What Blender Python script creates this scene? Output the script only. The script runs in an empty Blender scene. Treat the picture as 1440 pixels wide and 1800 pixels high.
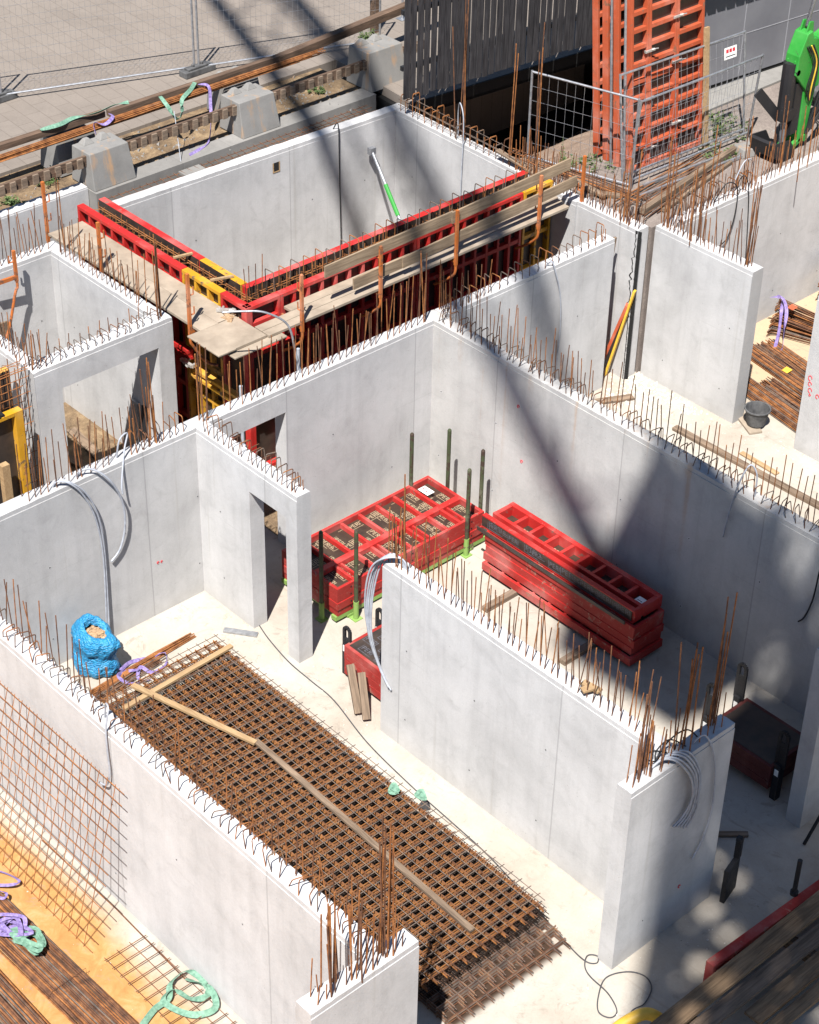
import bpy, math, random
from mathutils import Vector, Matrix
random.seed(7)
S = bpy.context.scene
COL = S.collection
R_ = math.radians

# ------------------------------------------------------------------ camera
cam_d = bpy.data.cameras.new('camera'); cam = bpy.data.objects.new('camera', cam_d); COL.objects.link(cam)
rt = Vector((0.673740, 0.738736, 0.018545)); dn = Vector((0.444286, -0.384887, -0.808995)); fw = Vector((-0.590496, 0.553291, -0.587523))
M4 = Matrix.Identity(4)
for i in range(3):
    M4[i][0] = rt[i]; M4[i][1] = -dn[i]; M4[i][2] = -fw[i]
M4[0][3], M4[1][3], M4[2][3] = 17.87514, -12.81415, 17.28867
cam.matrix_world = M4
cam_d.sensor_fit = 'HORIZONTAL'; cam_d.sensor_width = 36; cam_d.lens = 36 * 3460.526 / 1440
cam_d.clip_start = .5; cam_d.clip_end = 600
S.camera = cam
# ------------------------------------------------------------------ light
SUN_AZ, SUN_EL = -56.0, 58.4          # degrees, direction towards the sun in plan / above the horizon
sd = Vector((math.cos(R_(SUN_EL)) * math.cos(R_(SUN_AZ)), math.cos(R_(SUN_EL)) * math.sin(R_(SUN_AZ)), math.sin(R_(SUN_EL))))
w = bpy.data.worlds.new('World'); S.world = w; w.use_nodes = True
nt = w.node_tree; bg = nt.nodes['Background']; sky = nt.nodes.new('ShaderNodeTexSky')
sky.sky_type = 'NISHITA'; sky.sun_disc = False; sky.sun_elevation = R_(SUN_EL); sky.sun_rotation = R_(90 - SUN_AZ); sky.ozone_density = 4.; sky.dust_density = .2
nt.links.new(sky.outputs[0], bg.inputs[0]); bg.inputs[1].default_value = 0.05
sl = bpy.data.lights.new('sun', 'SUN'); sl.energy = 5.0; sl.angle = R_(0.45); sl.color = (1, .965, .92)
so = bpy.data.objects.new('sun', sl); COL.objects.link(so); so.rotation_euler = sd.to_track_quat('Z', 'Y').to_euler(); so.location = (0, 0, 60)
S.view_settings.view_transform = 'Standard'; S.view_settings.look = 'None'; S.view_settings.exposure = 1.12; S.view_settings.gamma = 1

# ------------------------------------------------------------------ materials
class NB:
    def __init__(s, name):
        s.m = bpy.data.materials.new(name); s.m.use_nodes = True; s.t = s.m.node_tree; s.b = s.t.nodes['Principled BSDF']
    def n(s, typ, **kw):
        x = s.t.nodes.new('ShaderNode' + typ)
        for k, v in kw.items(): setattr(x, k, v)
        return x
    def l(s, a, b): s.t.links.new(a, b)
    def pos(s): return s.n('NewGeometry').outputs['Position']
    def obj(s): return s.n('TexCoord').outputs['Object']
    def noise(s, vec, scale, detail=4, rough=.55, sc3=None, dist=0):
        if sc3:
            mp = s.n('Mapping'); mp.inputs['Scale'].default_value = sc3; s.l(vec, mp.inputs[0]); vec = mp.outputs[0]
        x = s.n('TexNoise'); x.inputs['Scale'].default_value = scale; x.inputs['Detail'].default_value = detail
        x.inputs['Roughness'].default_value = rough; x.inputs['Distortion'].default_value = dist; s.l(vec, x.inputs['Vector']); return x.outputs[0]
    def ramp(s, f, stops):
        x = s.n('ValToRGB'); e = x.color_ramp.elements
        while len(e) < len(stops): e.new(.5)
        for i, (p, c) in enumerate(stops):
            e[i].position = p; e[i].color = (c if len(c) == 4 else (*c, 1)) if not isinstance(c, (int, float)) else (c, c, c, 1)
        s.l(f, x.inputs[0]); return x.outputs[0]
    def mix(s, f, a, b, mode='MIX'):
        x = s.n('MixRGB', blend_type=mode)
        for i, v in enumerate((f, a, b)):
            if isinstance(v, (int, float)): x.inputs[i].default_value = v if i == 0 else (v, v, v, 1)
            elif isinstance(v, tuple): x.inputs[i].default_value = (*v, 1)
            else: s.l(v, x.inputs[i])
        return x.outputs[0]
    def math(s, op, a, b=0., c=None):
        x = s.n('Math', operation=op)
        for i, v in enumerate((a, b, c)):
            if v is None: continue
            if isinstance(v, (int, float)): x.inputs[i].default_value = v
            else: s.l(v, x.inputs[i])
        return x.outputs[0]
    def sep(s, v):
        x = s.n('SeparateXYZ'); s.l(v, x.inputs[0]); return x.outputs
    def bump(s, h, st=.3, dist=.02):
        x = s.n('Bump'); x.inputs['Strength'].default_value = st; x.inputs['Distance'].default_value = dist; s.l(h, x.inputs['Height']); s.l(x.outputs[0], s.b.inputs['Normal'])
    def fin(s, col, rough=.8, metal=0., spec=None):
        if isinstance(col, tuple): s.b.inputs['Base Color'].default_value = (*col, 1)
        else: s.l(col, s.b.inputs['Base Color'])
        if isinstance(rough, (int, float)): s.b.inputs['Roughness'].default_value = rough
        else: s.l(rough, s.b.inputs['Roughness'])
        s.b.inputs['Metallic'].default_value = metal
        if spec is not None: s.b.inputs['Specular IOR Level'].default_value = spec
        return s.m

def smooth(b, v, lo, hi):
    x = b.n('MapRange', interpolation_type='SMOOTHSTEP'); x.inputs[1].default_value = lo; x.inputs[2].default_value = hi
    b.l(v, x.inputs[0]); return x.outputs[0]

def concrete(name, axis, base=.47, seam=2.42, off=0., rust=0., tone=(1, .99, .985)):
    b = NB(name); p = b.pos()
    big = b.noise(p, .9, 6, .6, dist=.4)
    st = b.noise(p, 1., 5, .6, sc3=(5, 5, .35))
    fine = b.noise(p, 45, 5, .7)
    c = b.ramp(big, [(.25, tuple(base * .80 * t for t in tone)), (.5, tuple(base * .97 * t for t in tone)), (.75, tuple(base * 1.1 * t for t in tone))])
    c = b.mix(.6, c, b.ramp(st, [(.25, .80), (.5, .98), (.75, 1.05)]), 'MULTIPLY')
    med = b.noise(p, 3.1, 8, .68, dist=.8); c = b.mix(.55, c, b.ramp(med, [(.3, .80), (.5, 1.), (.7, 1.06)]), 'MULTIPLY')
    c = b.mix(.30, c, b.ramp(fine, [(.3, .75), (.6, 1.05)]), 'MULTIPLY')
    ax = b.sep(p)[axis]
    fr = b.math('FRACT', b.math('DIVIDE', b.math('SUBTRACT', ax, off), seam))
    wob = b.math('MULTIPLY', b.math('SUBTRACT', b.noise(p, 6, 3), .5), .004)
    d = b.math('ABSOLUTE', b.math('SUBTRACT', b.math('ADD', fr, wob), .5))
    c = b.mix(smooth(b, d, .006, .0015), c, b.mix(.55, c, tuple(base * .52 * t for t in tone)))
    # each shutter panel leaves a slightly different tone
    cell = b.n('TexWhiteNoise', noise_dimensions='1D'); b.l(b.math('FLOOR', b.math('ADD', b.math('DIVIDE', b.math('SUBTRACT', ax, off), seam), .5)), cell.inputs['W'])
    c = b.mix(1., c, b.ramp(cell.outputs[0], [(0, .93), (1, 1.03)]), 'MULTIPLY')
    # thin run-off lines and old blotches
    dr = b.noise(p, 1., 3, .5, sc3=(9, 9, .25))
    c = b.mix(b.math('MULTIPLY', smooth(b, dr, .63, .80), .30), c, (base * .62, base * .58, base * .5))
    bl = b.noise(p, 2.3, 7, .7, dist=1.2)
    c = b.mix(b.math('MULTIPLY', smooth(b, bl, .57, .74), .45), c, (base * .66, base * .65, base * .63))
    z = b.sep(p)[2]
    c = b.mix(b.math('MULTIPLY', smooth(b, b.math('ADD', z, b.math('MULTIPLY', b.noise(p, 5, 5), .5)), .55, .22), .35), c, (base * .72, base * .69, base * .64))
    pr = b.math('ABSOLUTE', b.math('SUBTRACT', b.math('ADD', z, b.math('MULTIPLY', b.noise(p, 1.1, 4), .06)), 1.55))
    c = b.mix(b.math('MULTIPLY', smooth(b, pr, .012, .002), b.math('MULTIPLY', smooth(b, b.noise(p, .8), .48, .62), .5)), c, b.mix(.5, c, (base * .6, base * .6, base * .58)))
    vp = b.n('TexVoronoi'); vp.inputs['Scale'].default_value = 16; b.l(p, vp.inputs['Vector'])
    c = b.mix(b.math('MULTIPLY', smooth(b, vp.outputs['Distance'], .10, .05), smooth(b, b.noise(p, 2.), .52, .6)), c, (base * .42, base * .40, base * .38))
    if rust:
        z = b.sep(p)[2]
        rs = b.noise(p, 1., 3, .5, sc3=(7., 7., .18))
        m = b.math('MULTIPLY', smooth(b, b.math('ADD', rs, b.math('MULTIPLY', b.math('SUBTRACT', bl, .5), .35)), .56, .78), smooth(b, b.math('ADD', z, b.math('MULTIPLY', b.noise(p, 3), 2.)), 1.2, 3.6))
        c = b.mix(b.math('MULTIPLY', m, rust), c, (.36, .21, .10))
    b.bump(b.math('ADD', b.noise(p, 28, 6, .7), b.math('MULTIPLY', bl, .6)), .22, .012)
    return b.fin(c, .88, 0, .3)

def speck(name, c1, c2, scale=8, rough=.8, metal=0., bump=.2, c3=None, spec=None, detail=5):
    b = NB(name); p = b.obj(); f = b.noise(p, scale, detail, .6)
    st = [(.3, c1), (.65, c2)] + ([(.78, c3)] if c3 else [])
    c = b.ramp(f, st)
    if bump: b.bump(b.noise(p, scale * 5, 4), bump, .006)
    return b.fin(c, rough, metal, spec)

def wood(name, c1, c2, rough=.85, axis=0):
    b = NB(name); p = b.obj()
    sc = [7., 7., 7.]; sc[axis] = .5
    g = b.noise(p, 4., 6, .65, sc3=tuple(sc), dist=.6); k = b.noise(p, 2.3, 4)
    c = b.mix(.5, b.ramp(g, [(.3, c1), (.7, c2)]), b.ramp(k, [(.3, .6), (.7, 1.15)]), 'MULTIPLY')
    b.bump(g, .35, .006); return b.fin(c, rough, 0, .2)

def rusty(name, c1, c2, c3, rough=.85):
    b = NB(name); p = b.pos(); f = b.noise(p, 9, 4); g = b.noise(p, 60, 3)
    c = b.ramp(f, [(.3, c1), (.5, c2), (.72, c3)]); c = b.mix(.5, c, b.ramp(g, [(.3, .55), (.7, 1.2)]), 'MULTIPLY')
    return b.fin(c, rough, 0, .25)

def paint(name, col, wear=(.2, .12, .08), amt=.62, rough=.45, mort=.7, dust=.25):
    b = NB(name); p = b.pos()
    f = b.noise(p, 7, 8, .72, dist=.7); g = b.noise(p, 1.6, 4); h = b.noise(p, 32, 4, .7)
    c = b.mix(.55, col, b.ramp(g, [(.3, .6), (.7, 1.12)]), 'MULTIPLY')
    c = b.mix(b.math('MULTIPLY', smooth(b, g, .45, .75), dust), c, (.45, .38, .34))
    c = b.mix(smooth(b, f, amt, amt + .06), c, wear)
    c = b.mix(smooth(b, h, .70, .74), c, tuple(.5 + .3 * x for x in wear))
    b.bump(f, .15, .004)
    return b.fin(c, b.ramp(h, [(.3, rough), (.8, min(1, rough + .3))]), 0, .4)

MAT = {}
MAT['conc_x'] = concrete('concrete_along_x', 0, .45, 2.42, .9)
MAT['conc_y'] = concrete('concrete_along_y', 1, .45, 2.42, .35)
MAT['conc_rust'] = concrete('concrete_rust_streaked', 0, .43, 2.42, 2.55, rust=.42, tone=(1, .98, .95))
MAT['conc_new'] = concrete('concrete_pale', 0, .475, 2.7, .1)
MAT['conc_block'] = concrete('concrete_weathered', 0, .20, 30, 7., rust=.7, tone=(1, .97, .92))
MAT['hole'] = speck('hole_shadowed_plug', (.05, .05, .05), (.1, .1, .1), 20)
MAT['rust'] = rusty('rust_orange', (.12, .045, .018), (.24, .095, .032), (.36, .15, .05))
MAT['rust_bright'] = rusty('rust_ochre', (.11, .042, .014), (.22, .088, .026), (.32, .14, .04))
MAT['mat_shade'] = rusty('mat_shade_black', (.006, .004, .003), (.014, .008, .005), (.03, .014, .008))  # near-black colour stands in for shade in the holes of the mesh pile
MAT['rust_dark'] = rusty('rust_brown', (.055, .028, .018), (.12, .055, .03), (.20, .09, .04))
MAT['rust_grey'] = rusty('mill_scale', (.07, .058, .05), (.13, .10, .082), (.20, .125, .075))
MAT['red'] = paint('red_formwork_paint', (.42, .017, .014), (.20, .10, .08), .60)
MAT['red_side'] = paint('red_formwork_paint_dusty', (.30, .020, .015), (.26, .12, .09), .57, .6, dust=.28)
MAT['yellow'] = paint('yellow_formwork_paint', (.52, .26, .01), (.14, .09, .05), .56)
MAT['orange'] = paint('orange_formwork_paint', (.40, .075, .026), (.19, .085, .05), .58, .6)
MAT['orange_post'] = paint('orange_post_paint', (.42, .12, .025), (.16, .07, .04), .54, .5)
MAT['green'] = paint('green_machine_paint', (.022, .24, .03), (.05, .05, .035), .62, .4, dust=.06)
MAT['green_pale'] = paint('green_pallet_paint', (.20, .33, .08), (.10, .07, .05), .56, .6)
MAT['green_dark'] = paint('green_post_paint', (.05, .065, .028), (.045, .028, .02), .50, .6)
MAT['dark'] = paint('black_steel', (.012, .012, .014), (.05, .035, .025), .70, .5, dust=.012)
MAT['ply_dark'] = speck('film_faced_plywood', (.018, .015, .014), (.05, .034, .026), 5, .5, 0, .1)
MAT['ply_brown'] = speck('film_faced_plywood_used', (.022, .013, .009), (.05, .030, .018), 5, .6, 0, .1)
MAT['print'] = speck('cream_print', (.27, .20, .125), (.40, .31, .20), 30, .7, 0, 0)
MAT['print_grey'] = speck('grey_print', (.06, .06, .07), (.12, .12, .14), 30, .6, 0, 0)
MAT['ply_pale'] = speck('pale_scaffold_ply', (.19, .15, .11), (.33, .27, .205), 2.2, .8, 0, .15, (.40, .35, .29))
MAT['wood'] = wood('weathered_timber', (.075, .055, .04), (.25, .18, .125))
MAT['wood_y'] = wood('weathered_timber_y', (.10, .075, .055), (.27, .20, .145), axis=1)
MAT['wood_new'] = wood('fresh_timber', (.26, .165, .085), (.40, .28, .155))
MAT['wood_new_y'] = wood('fresh_timber_y', (.26, .165, .085), (.40, .28, .155), axis=1)
MAT['wood_guard'] = wood('guard_board_timber', (.15, .105, .068), (.36, .27, .18), axis=1)
MAT['wood_dark'] = wood('dark_rail_timber', (.055, .038, .028), (.17, .11, .075), axis=1)
MAT['wood_brown'] = wood('brown_plank', (.085, .055, .033), (.30, .20, .115), axis=0)
MAT['wood_slat'] = wood('black_stained_slats', (.016, .015, .017), (.060, .057, .060), .7, axis=2)
MAT['galv'] = speck('galvanised_steel', (.28, .29, .31), (.46, .47, .49), 14, .42, .75, .1)
MAT['clamp'] = speck('zinc_clamp', (.30, .29, .27), (.55, .53, .5), 20, .5, .5, .1)
MAT['conduit'] = speck('grey_conduit', (.24, .255, .29), (.35, .37, .41), 12, .45, 0, 0)
MAT['cable'] = speck('black_cable', (.03, .03, .035), (.06, .06, .065), 12, .6, 0, 0)
MAT['white'] = speck('white_label', (.68, .67, .64), (.8, .79, .76), 10, .6, 0, 0)
MAT['red_shaded'] = paint('red_shaded_paint', (.085, .014, .012), (.10, .05, .04), .62, .6, dust=.1)  # darker copy of the red paint, with the shade put into the colour
MAT['red_mark'] = speck('red_marker', (.45, .02, .03), (.6, .04, .05), 30, .7, 0, 0)
b = NB('blue_plastic'); p = b.obj(); f = b.noise(p, 7, 6, .65); cr = b.n('TexVoronoi', feature='DISTANCE_TO_EDGE'); cr.inputs['Scale'].default_value = 15
mpn = b.n('Mapping'); mpn.inputs['Scale'].default_value = (1, 1, 2.2); b.l(p, mpn.inputs[0]); b.l(mpn.outputs[0], cr.inputs['Vector'])
b.bump(b.math('ADD', b.math('MULTIPLY', b.math('MINIMUM', cr.outputs['Distance'], .25), 2.), b.noise(p, 24, 5, .7)), .8, .022)
MAT['blue_sack'] = b.fin(b.ramp(f, [(.3, (.008, .13, .30)), (.55, (.02, .22, .42)), (.75, (.10, .32, .50))]), .4, 0, .5)
MAT['debris'] = speck('rubble_fill', (.20, .13, .075), (.42, .28, .16), 30, .95, 0, .6, (.55, .45, .36))
MAT['purple'] = speck('purple_webbing', (.09, .055, .20), (.27, .21, .42), 22, .75, 0, .2)
MAT['mint'] = speck('green_webbing', (.06, .15, .10), (.17, .30, .22), 22, .75, 0, .2)
MAT['rubber'] = speck('black_rubber', (.03, .03, .032), (.10, .10, .10), 7, .8, 0, .3)
MAT['leaf'] = speck('weed_leaf', (.035, .07, .015), (.09, .13, .035), 14, .7, 0, 0, (.16, .16, .05))
MAT['panelwall'] = NB('grey_facade_panels')
b = MAT['panelwall']; p = b.pos(); MAT['panelwall'] = b.fin(b.ramp(b.noise(p, 1.4, 4), [(.3, (.135, .135, .15)), (.7, (.175, .175, .19))]), .55, .0, .4)
MAT['joint'] = speck('pale_joint', (.24, .24, .26), (.30, .30, .32), 9, .6, 0, 0)
MAT['void'] = speck('black_interior', (.003, .003, .003), (.006, .006, .006), 3, .9, 0, 0)  # near-black colour stands in for shade inside the garage and the box-out
MAT['chip'] = speck('concrete_chips', (.42, .38, .33), (.62, .59, .55), 9, .9, 0, .4)
MAT['hose'] = speck('yellow_hose', (.55, .33, .03), (.68, .42, .05), 12, .5, 0, 0)
MAT['glass'] = NB('cab_glass').fin((.03, .04, .045), .05, 0, .5)
MAT['crane'] = paint('crane_yellow', (.62, .38, .03), (.2, .12, .06), .7)

def m_floor():
    b = NB('basement_slab'); p = b.pos(); x, y, z = b.sep(p)
    big = b.noise(p, .7, 6, .6); mid = b.noise(p, 4, 6, .7, dist=.8); fine = b.noise(p, 40, 4, .7)
    c = b.ramp(big, [(.3, (.315, .27, .22)), (.55, (.375, .34, .29)), (.75, (.405, .378, .34))])
    c = b.mix(.35, c, b.ramp(mid, [(.3, .72), (.6, 1.05)]), 'MULTIPLY')
    c = b.mix(.25, c, b.ramp(fine, [(.3, .75), (.6, 1.05)]), 'MULTIPLY')
    # rusty wash-off outside the long left wall
    wob = b.math('MULTIPLY', b.math('SUBTRACT', big, .5), 1.1)
    m1 = smooth(b, b.math('ADD', y, b.math('MULTIPLY', wob, .6)), -4.42, -4.85)
    oc = b.ramp(mid, [(.25, (.29, .13, .032)), (.5, (.38, .19, .058)), (.75, (.43, .28, .13))])
    c = b.mix(b.math('MULTIPLY', m1, .95), c, oc)
    m2 = b.math('MULTIPLY', smooth(b, b.math('ADD', y, wob), 9.4, 10.3), smooth(b, x, -1, .6))
    c = b.mix(b.math('MULTIPLY', m2, .75), c, (.42, .29, .165))
    # dark brown painted into the floor as shade under the mesh pile
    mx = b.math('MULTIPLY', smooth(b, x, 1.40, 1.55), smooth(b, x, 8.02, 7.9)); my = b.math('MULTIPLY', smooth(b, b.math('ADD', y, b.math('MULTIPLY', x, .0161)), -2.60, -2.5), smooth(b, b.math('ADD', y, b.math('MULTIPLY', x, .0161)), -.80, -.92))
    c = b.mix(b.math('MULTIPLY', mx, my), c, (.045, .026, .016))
    # grit and dark spots
    vo = b.n('TexVoronoi'); vo.inputs['Scale'].default_value = 7; b.l(p, vo.inputs['Vector'])
    c = b.mix(b.math('MULTIPLY', smooth(b, vo.outputs['Distance'], .07, .03), smooth(b, b.noise(p, 1.3), .5, .6)), c, (.16, .14, .12))
    s2 = b.noise(p, 2.2, 7, .75, dist=2.2); c = b.mix(b.math('MULTIPLY', smooth(b, s2, .54, .68), .6), c, (.215, .185, .15))
    fp = b.noise(p, 9, 4, .6, dist=.3); c = b.mix(b.math('MULTIPLY', b.math('MULTIPLY', smooth(b, fp, .60, .66), smooth(b, b.noise(p, 1.1, 3), .5, .62)), .45), c, (.20, .175, .145))
    tr = b.noise(p, 1., 4, .6, sc3=(.35, 9, 1), dist=.4); c = b.mix(b.math('MULTIPLY', smooth(b, tr, .62, .70), .35), c, (.24, .20, .16))
    b.bump(b.math('ADD', mid, fine), .15, .01); return b.fin(c, .85, 0, .25)
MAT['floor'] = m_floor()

def m_pave():
    b = NB('plaza_pavers'); p = b.pos()
    mp = b.n('Mapping'); mp.inputs['Rotation'].default_value = (0, 0, R_(4)); b.l(p, mp.inputs[0])
    br = b.n('TexBrick'); b.l(mp.outputs[0], br.inputs['Vector']); br.inputs['Scale'].default_value = 1.; br.offset = .5
    for k, v in (('Mortar Size', .007), ('Brick Width', .60), ('Row Height', .30), ('Bias', 0.)): br.inputs[k].default_value = v
    br.inputs['Color1'].default_value = (.19, .162, .138, 1); br.inputs['Color2'].default_value = (.202, .173, .148, 1); br.inputs['Mortar'].default_value = (.145, .122, .103, 1)
    c = b.mix(.5, br.outputs[0], b.ramp(b.noise(p, .5, 8, .7, dist=.8), [(.28, .62), (.5, .95), (.7, 1.1)]), 'MULTIPLY')
    c = b.mix(.3, c, b.ramp(b.noise(p, 30, 4), [(.3, .7), (.7, 1.1)]), 'MULTIPLY'); return b.fin(c, .85, 0, .25)
MAT['pave'] = m_pave()

def m_soil(name, a, c_, d, sc=3.):
    b = NB(name); p = b.pos(); f = b.noise(p, sc, 8, .72, dist=.5); g = b.noise(p, 45, 4, .7)
    c = b.ramp(f, [(.3, a), (.52, c_), (.72, d)]); c = b.mix(.6, c, b.ramp(g, [(.3, .45), (.7, 1.25)]), 'MULTIPLY')
    b.bump(b.math('ADD', f, g), .6, .03); return b.fin(c, .95, 0, .1)
MAT['soil'] = m_soil('brown_soil', (.09, .065, .045), (.20, .14, .085), (.34, .25, .15))
MAT['yard'] = m_soil('gravel_yard', (.16, .135, .12), (.22, .185, .165), (.28, .24, .21), 1.4)
MAT['bank'] = m_soil('sandy_bank', (.23, .165, .125), (.30, .22, .17), (.35, .27, .21), 2.)
MAT['kerb'] = concrete('kerb_concrete', 1, .21, 1.0, .2, tone=(1, .96, .9))

# ------------------------------------------------------------------ mesh tools
class MB:
    def __init__(s): s.v = []; s.f = []; s.mi = []
    def add(s, vs, fs, mi=0):
        o = len(s.v); s.v += [tuple(q) for q in vs]
        for f in fs: s.f.append([o + i for i in f]); s.mi.append(mi)
    def hexa(s, p, mi=0):      # p: 4 bottom ccw, 4 top ccw
        s.add(p, [(3, 2, 1, 0), (4, 5, 6, 7), (0, 1, 5, 4), (1, 2, 6, 5), (2, 3, 7, 6), (3, 0, 4, 7)], mi)
    def box(s, x0, x1, y0, y1, z0, z1, mi=0):
        s.hexa([(x0, y0, z0), (x1, y0, z0), (x1, y1, z0), (x0, y1, z0), (x0, y0, z1), (x1, y0, z1), (x1, y1, z1), (x0, y1, z1)], mi)
    def beam(s, a, b, w, h, mi=0, up=(0, 0, 1)):      # bar of section w x h with its centre line from a to b
        a = Vector(a); b = Vector(b); d = (b - a).normalized(); u = Vector(up)
        if abs(d.dot(u)) > .98: u = Vector((1, 0, 0))
        sx = d.cross(u).normalized(); uz = sx.cross(d)
        sx *= w / 2; uz *= h / 2
        s.hexa([a - sx - uz, a + sx - uz, b + sx - uz, b - sx - uz, a - sx + uz, a + sx + uz, b + sx + uz, b - sx + uz], mi)
    def tube(s, pts, r, n=5, mi=0, cap=True):
        pts = [Vector(q) for q in pts]; rs = r if isinstance(r, (list, tuple)) else [r] * len(pts)
        o = len(s.v); ref = Vector((.13, .27, .95))
        for i, q in enumerate(pts):
            d = (pts[min(i + 1, len(pts) - 1)] - pts[max(i - 1, 0)])
            d = d.normalized() if d.length > 1e-9 else Vector((0, 0, 1))
            if abs(d.dot(ref)) > .97: ref = Vector((.93, .3, .1))
            a = d.cross(ref).normalized(); c = d.cross(a)
            for k in range(n):
                t = 2 * math.pi * k / n; s.v.append(tuple(q + (a * math.cos(t) + c * math.sin(t)) * rs[i]))
        for i in range(len(pts) - 1):
            for k in range(n):
                k2 = (k + 1) % n; s.f.append([o + i * n + k, o + i * n + k2, o + (i + 1) * n + k2, o + (i + 1) * n + k]); s.mi.append(mi)
        if cap:
            s.f.append([o + k for k in range(n)][::-1]); s.mi.append(mi)
            e = o + (len(pts) - 1) * n; s.f.append([e + k for k in range(n)]); s.mi.append(mi)
    def lathe(s, prof, n=20, c=(0, 0), mi=0, wob=None):
        o = len(s.v)
        for (r, z) in prof:
            for k in range(n):
                t = 2 * math.pi * k / n; rr = r * (wob(t, z) if wob else 1); s.v.append((c[0] + rr * math.cos(t), c[1] + rr * math.sin(t), z))
        for i in range(len(prof) - 1):
            for k in range(n):
                k2 = (k + 1) % n; s.f.append([o + i * n + k, o + i * n + k2, o + (i + 1) * n + k2, o + (i + 1) * n + k]); s.mi.append(mi)
    def ribbon(s, pts, wdt, th=.004, mi=0, nrm=None):
        pts = [Vector(q) for q in pts]; o = len(s.v)
        for i, q in enumerate(pts):
            d = (pts[min(i + 1, len(pts) - 1)] - pts[max(i - 1, 0)]).normalized()
            up = Vector(nrm[i]) if nrm else Vector((0, 0, 1))
            if abs(d.dot(up)) > .95: up = Vector((.7, .7, .1))
            a = d.cross(up).normalized() * wdt / 2; c = a.cross(d).normalized() * th / 2
            s.v += [tuple(q - a - c), tuple(q + a - c), tuple(q + a + c), tuple(q - a + c)]
        for i in range(len(pts) - 1):
            for k in range(4):
                k2 = (k + 1) % 4; s.f.append([o + i * 4 + k, o + i * 4 + k2, o + i * 4 + 4 + k2, o + i * 4 + 4 + k]); s.mi.append(mi)
        s.f.append([o + 3, o + 2, o + 1, o]); s.mi.append(mi); e = o + (len(pts) - 1) * 4; s.f.append([e, e + 1, e + 2, e + 3]); s.mi.append(mi)
    def mesh(s, name, mats, smooth=False):
        me = bpy.data.meshes.new(name); me.from_pydata(s.v, [], s.f)
        for m in (mats if isinstance(mats, (list, tuple)) else [mats]): me.materials.append(MAT[m])
        me.polygons.foreach_set('material_index', s.mi)
        if smooth: me.polygons.foreach_set('use_smooth', [True] * len(me.polygons))
        me.update(); return me
    def build(s, name, mats, parent=None, loc=(0, 0, 0), rotz=0., smooth=False, bevel=0.):
        return put(name, s.mesh(name, mats, smooth), parent, loc, rotz, bevel)

def put(name, me, parent=None, loc=(0, 0, 0), rotz=0., bevel=0.):
    o = bpy.data.objects.new(name, me); COL.objects.link(o); o.location = loc; o.rotation_euler = (0, 0, rotz)
    if parent: o.parent = parent
    if bevel:
        md = o.modifiers.new('bevel', 'BEVEL'); md.width = bevel; md.segments = 2; md.limit_method = 'ANGLE'
    return o
def tag(o, label, cat, group=None):
    o['label'] = label; o['category'] = cat
    if group: o['group'] = group
    return o
def thing(name, label, cat, loc=(0, 0, 0), rotz=0., group=None):
    o = bpy.data.objects.new(name, None); COL.objects.link(o); o.location = loc; o.rotation_euler = (0, 0, rotz); o.empty_display_size = .2
    return tag(o, label, cat, group)
def struct(o, kind='structure'): o['kind'] = kind; return o
KIDS = {}
def dup(root, loc, rotz=0., label=None, group=None):
    def cp(o, par):
        c = o.copy(); COL.objects.link(c)
        if par: c.parent = par
        for ch in list(o.children): cp(ch, c)
        return c
    r = cp(root, None); r.location = loc; r.rotation_euler = (0, 0, rotz)
    if label: r['label'] = label
    if group: r['group'] = group
    return r
def spline(pts, n=8):
    P = [Vector(q) for q in pts]; out = []
    for i in range(len(P) - 1):
        a, b_, c, d = P[max(i - 1, 0)], P[i], P[i + 1], P[min(i + 2, len(P) - 1)]
        for k in range(n):
            t = k / n; out.append(.5 * ((2 * b_) + (c - a) * t + (2 * a - 5 * b_ + 4 * c - d) * t * t + (3 * b_ - a - 3 * c + d) * t ** 3))
    out.append(P[-1]); return out
H = 2.75
U = random.uniform

# ------------------------------------------------------------------ the setting
def sheet(name, x0, x1, y0, y1, z, mat):
    mb = MB(); mb.add([(x0, y0, z), (x1, y0, z), (x1, y1, z), (x0, y1, z)], [(0, 1, 2, 3)]); return struct(mb.build(name, mat))
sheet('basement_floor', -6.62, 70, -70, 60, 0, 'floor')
def slab(name, x0, x1, y0, y1, z0, z1, mat):
    mb = MB(); mb.box(x0, x1, y0, y1, z0, z1); return struct(mb.build(name, mat))
slab('plaza_paving', -90, -8.05, -70, 90, -.2, 2.76, 'pave')
slab('verge_ground', -8.05, -6.86, -70, 8.98, -.2, 2.70, 'soil')
slab('kerb', -6.86, -6.50, 2.96, 8.98, -.2, 2.72, 'kerb')
mb = MB(); mb.add([(-6.5, 2.9, 2.36), (-5.98, 2.9, 2.36), (-5.98, 8.98, 2.40), (-6.5, 8.98, 2.40)], [(0, 1, 2, 3)]); struct(mb.build('trench_floor', 'kerb'))
slab('gravel_yard', -2.2, .07, 8.98, 90, -.2, 2.70, 'yard')
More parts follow.
